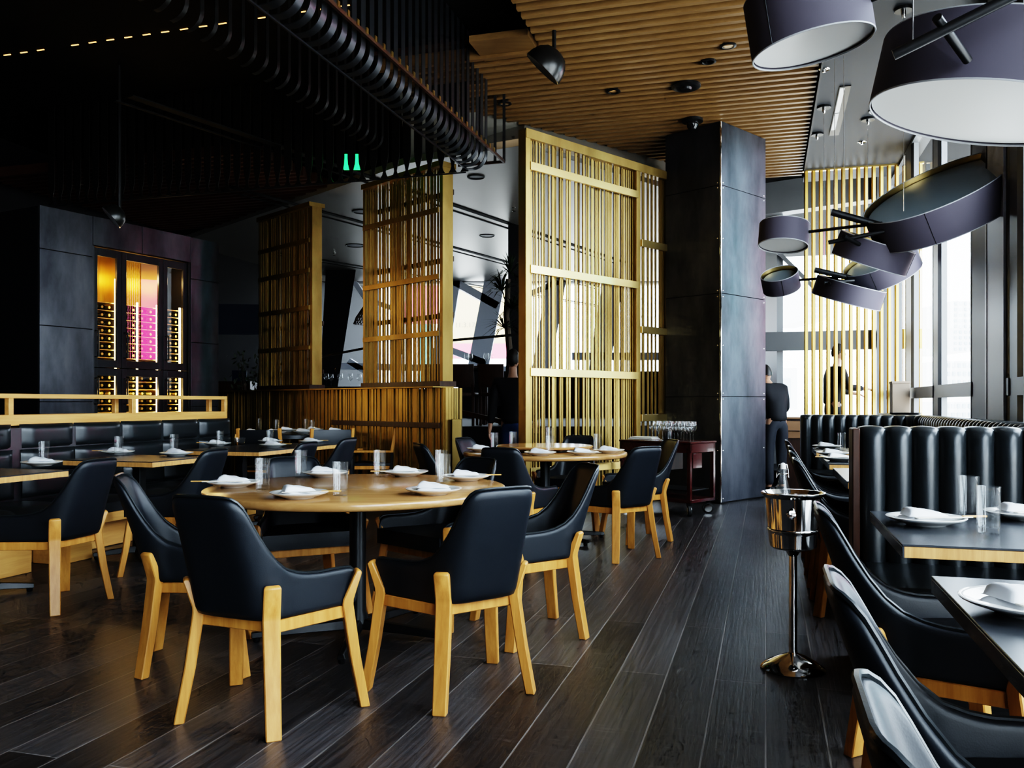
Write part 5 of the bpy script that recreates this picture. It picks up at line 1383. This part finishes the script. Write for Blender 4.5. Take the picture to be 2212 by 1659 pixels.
facade(868, 946, 560, 700, 46, 'red_building', BILL_PINK, 'red and pink building side seen through the near gold panel')
facade(905, 935, 700, 830, 47, 'teal_building', BILL_CYAN, 'teal building side seen through the near gold panel')
facade(686, 760, 655, 770, 40, 'relief_board', MULL_D, 'dark board with round teal bumps outside the far window', 'board')
rbd = bpy.data.objects['relief_board']
m = MB(); rnd = random.Random(2)
for i in range(26):
    q = P(rnd.uniform(690, 756), rnd.uniform(660, 765), 39.9); m.lathe([(0, .25), (.14, .2), (.22, .08), (.25, 0)], q, 14, Matrix.Rotation(R(90), 3, 'X'))
o = m.build('bumps', TEAL, rbd)
def tower(u0, u1, v0, v1, y, name, label, rows, cols, depth=6, wm=None):
    p, q = P(u0, v1, y), P(u1, v0, y); t = empty(name, (p.x, p.y, p.z)); tag(t, label, 'building', 'pale towers outside')
    w_, h_ = q.x - p.x, q.z - p.z
    MB().box((w_ / 2, depth / 2, h_ / 2), (w_, depth, h_)).build('wall', BUILD_W, t)
    m = MB()
    for i in range(cols):
        for j in range(rows): m.box((w_ * (i + .5) / cols, -.02, h_ * (j + .5) / rows), (w_ / cols * .5, .1, h_ / rows * .5))
    m.build('windows', wm or BUILD_G, t)
tower(2058, 2102, 650, 760, 60, 'apartment_tower', 'very pale tower far outside the right window, upper one', 9, 4)
tower(2032, 2100, 780, 835, 55, 'apartment_tower', 'pale low block with square windows outside the right window', 3, 6)
tower(2040, 2100, 868, 905, 40, 'apartment_tower', 'pale block outside the small window under the cross beam', 2, 5)
tower(1738, 1790, 470, 690, 50, 'apartment_tower', 'pale ribbed tower seen between the gold rods', 18, 5)
tower(1662, 1722, 795, 885, 35, 'apartment_tower', 'pale building with a dark opening seen right of the pillar', 1, 1)
t = empty('domed_hotel', P(1690, 465, 60)); tag(t, 'faint pale dome of a building seen right of the steel pillar', 'building')
MB().lathe([(0, 2.2), (.3, 1.9), (.9, 1.2), (1.4, .4), (1.6, 0), (1.6, -1.6), (0, -1.6)], n=24).build('dome', BUILD_G, t)
# colourful screen across the street, mirrored in the cabinet doors

mg = empty('street_screen', (14, 14, 0)); tag(mg, 'magenta and cyan street screen outside the windows, mirrored in the cabinet doors', 'screen')
LEDM = mat('magenta_led', (.8, .05, .2), .5, em=(1.0, .06, .25), ems=4.5); LEDC = mat('cyan_led', (.05, .6, .65), .5, em=(.03, .75, .8), ems=4); LEDW = mat('white_led', (.8, .8, .8), .5, em=(.9, .95, 1), ems=5)
for n_, y0, y1, m_ in (('cyan_field', 11.2, 12.5, LEDC), ('magenta_field', 12.5, 14.6, LEDM), ('white_field', 14.9, 16.2, LEDW)):
    o = MB().box((14.2, (y0 + y1) / 2, 3.9), (.2, y1 - y0, 2.6)).build(n_, m_, mg); unroot(o, mg)
o = MB().box((14.4, 13.5, 4.6), (.2, 8.0, 9.0)).build('sky_blocker', MULL_D, mg); unroot(o, mg)  # unseen dark box added to block the sky in the door reflections
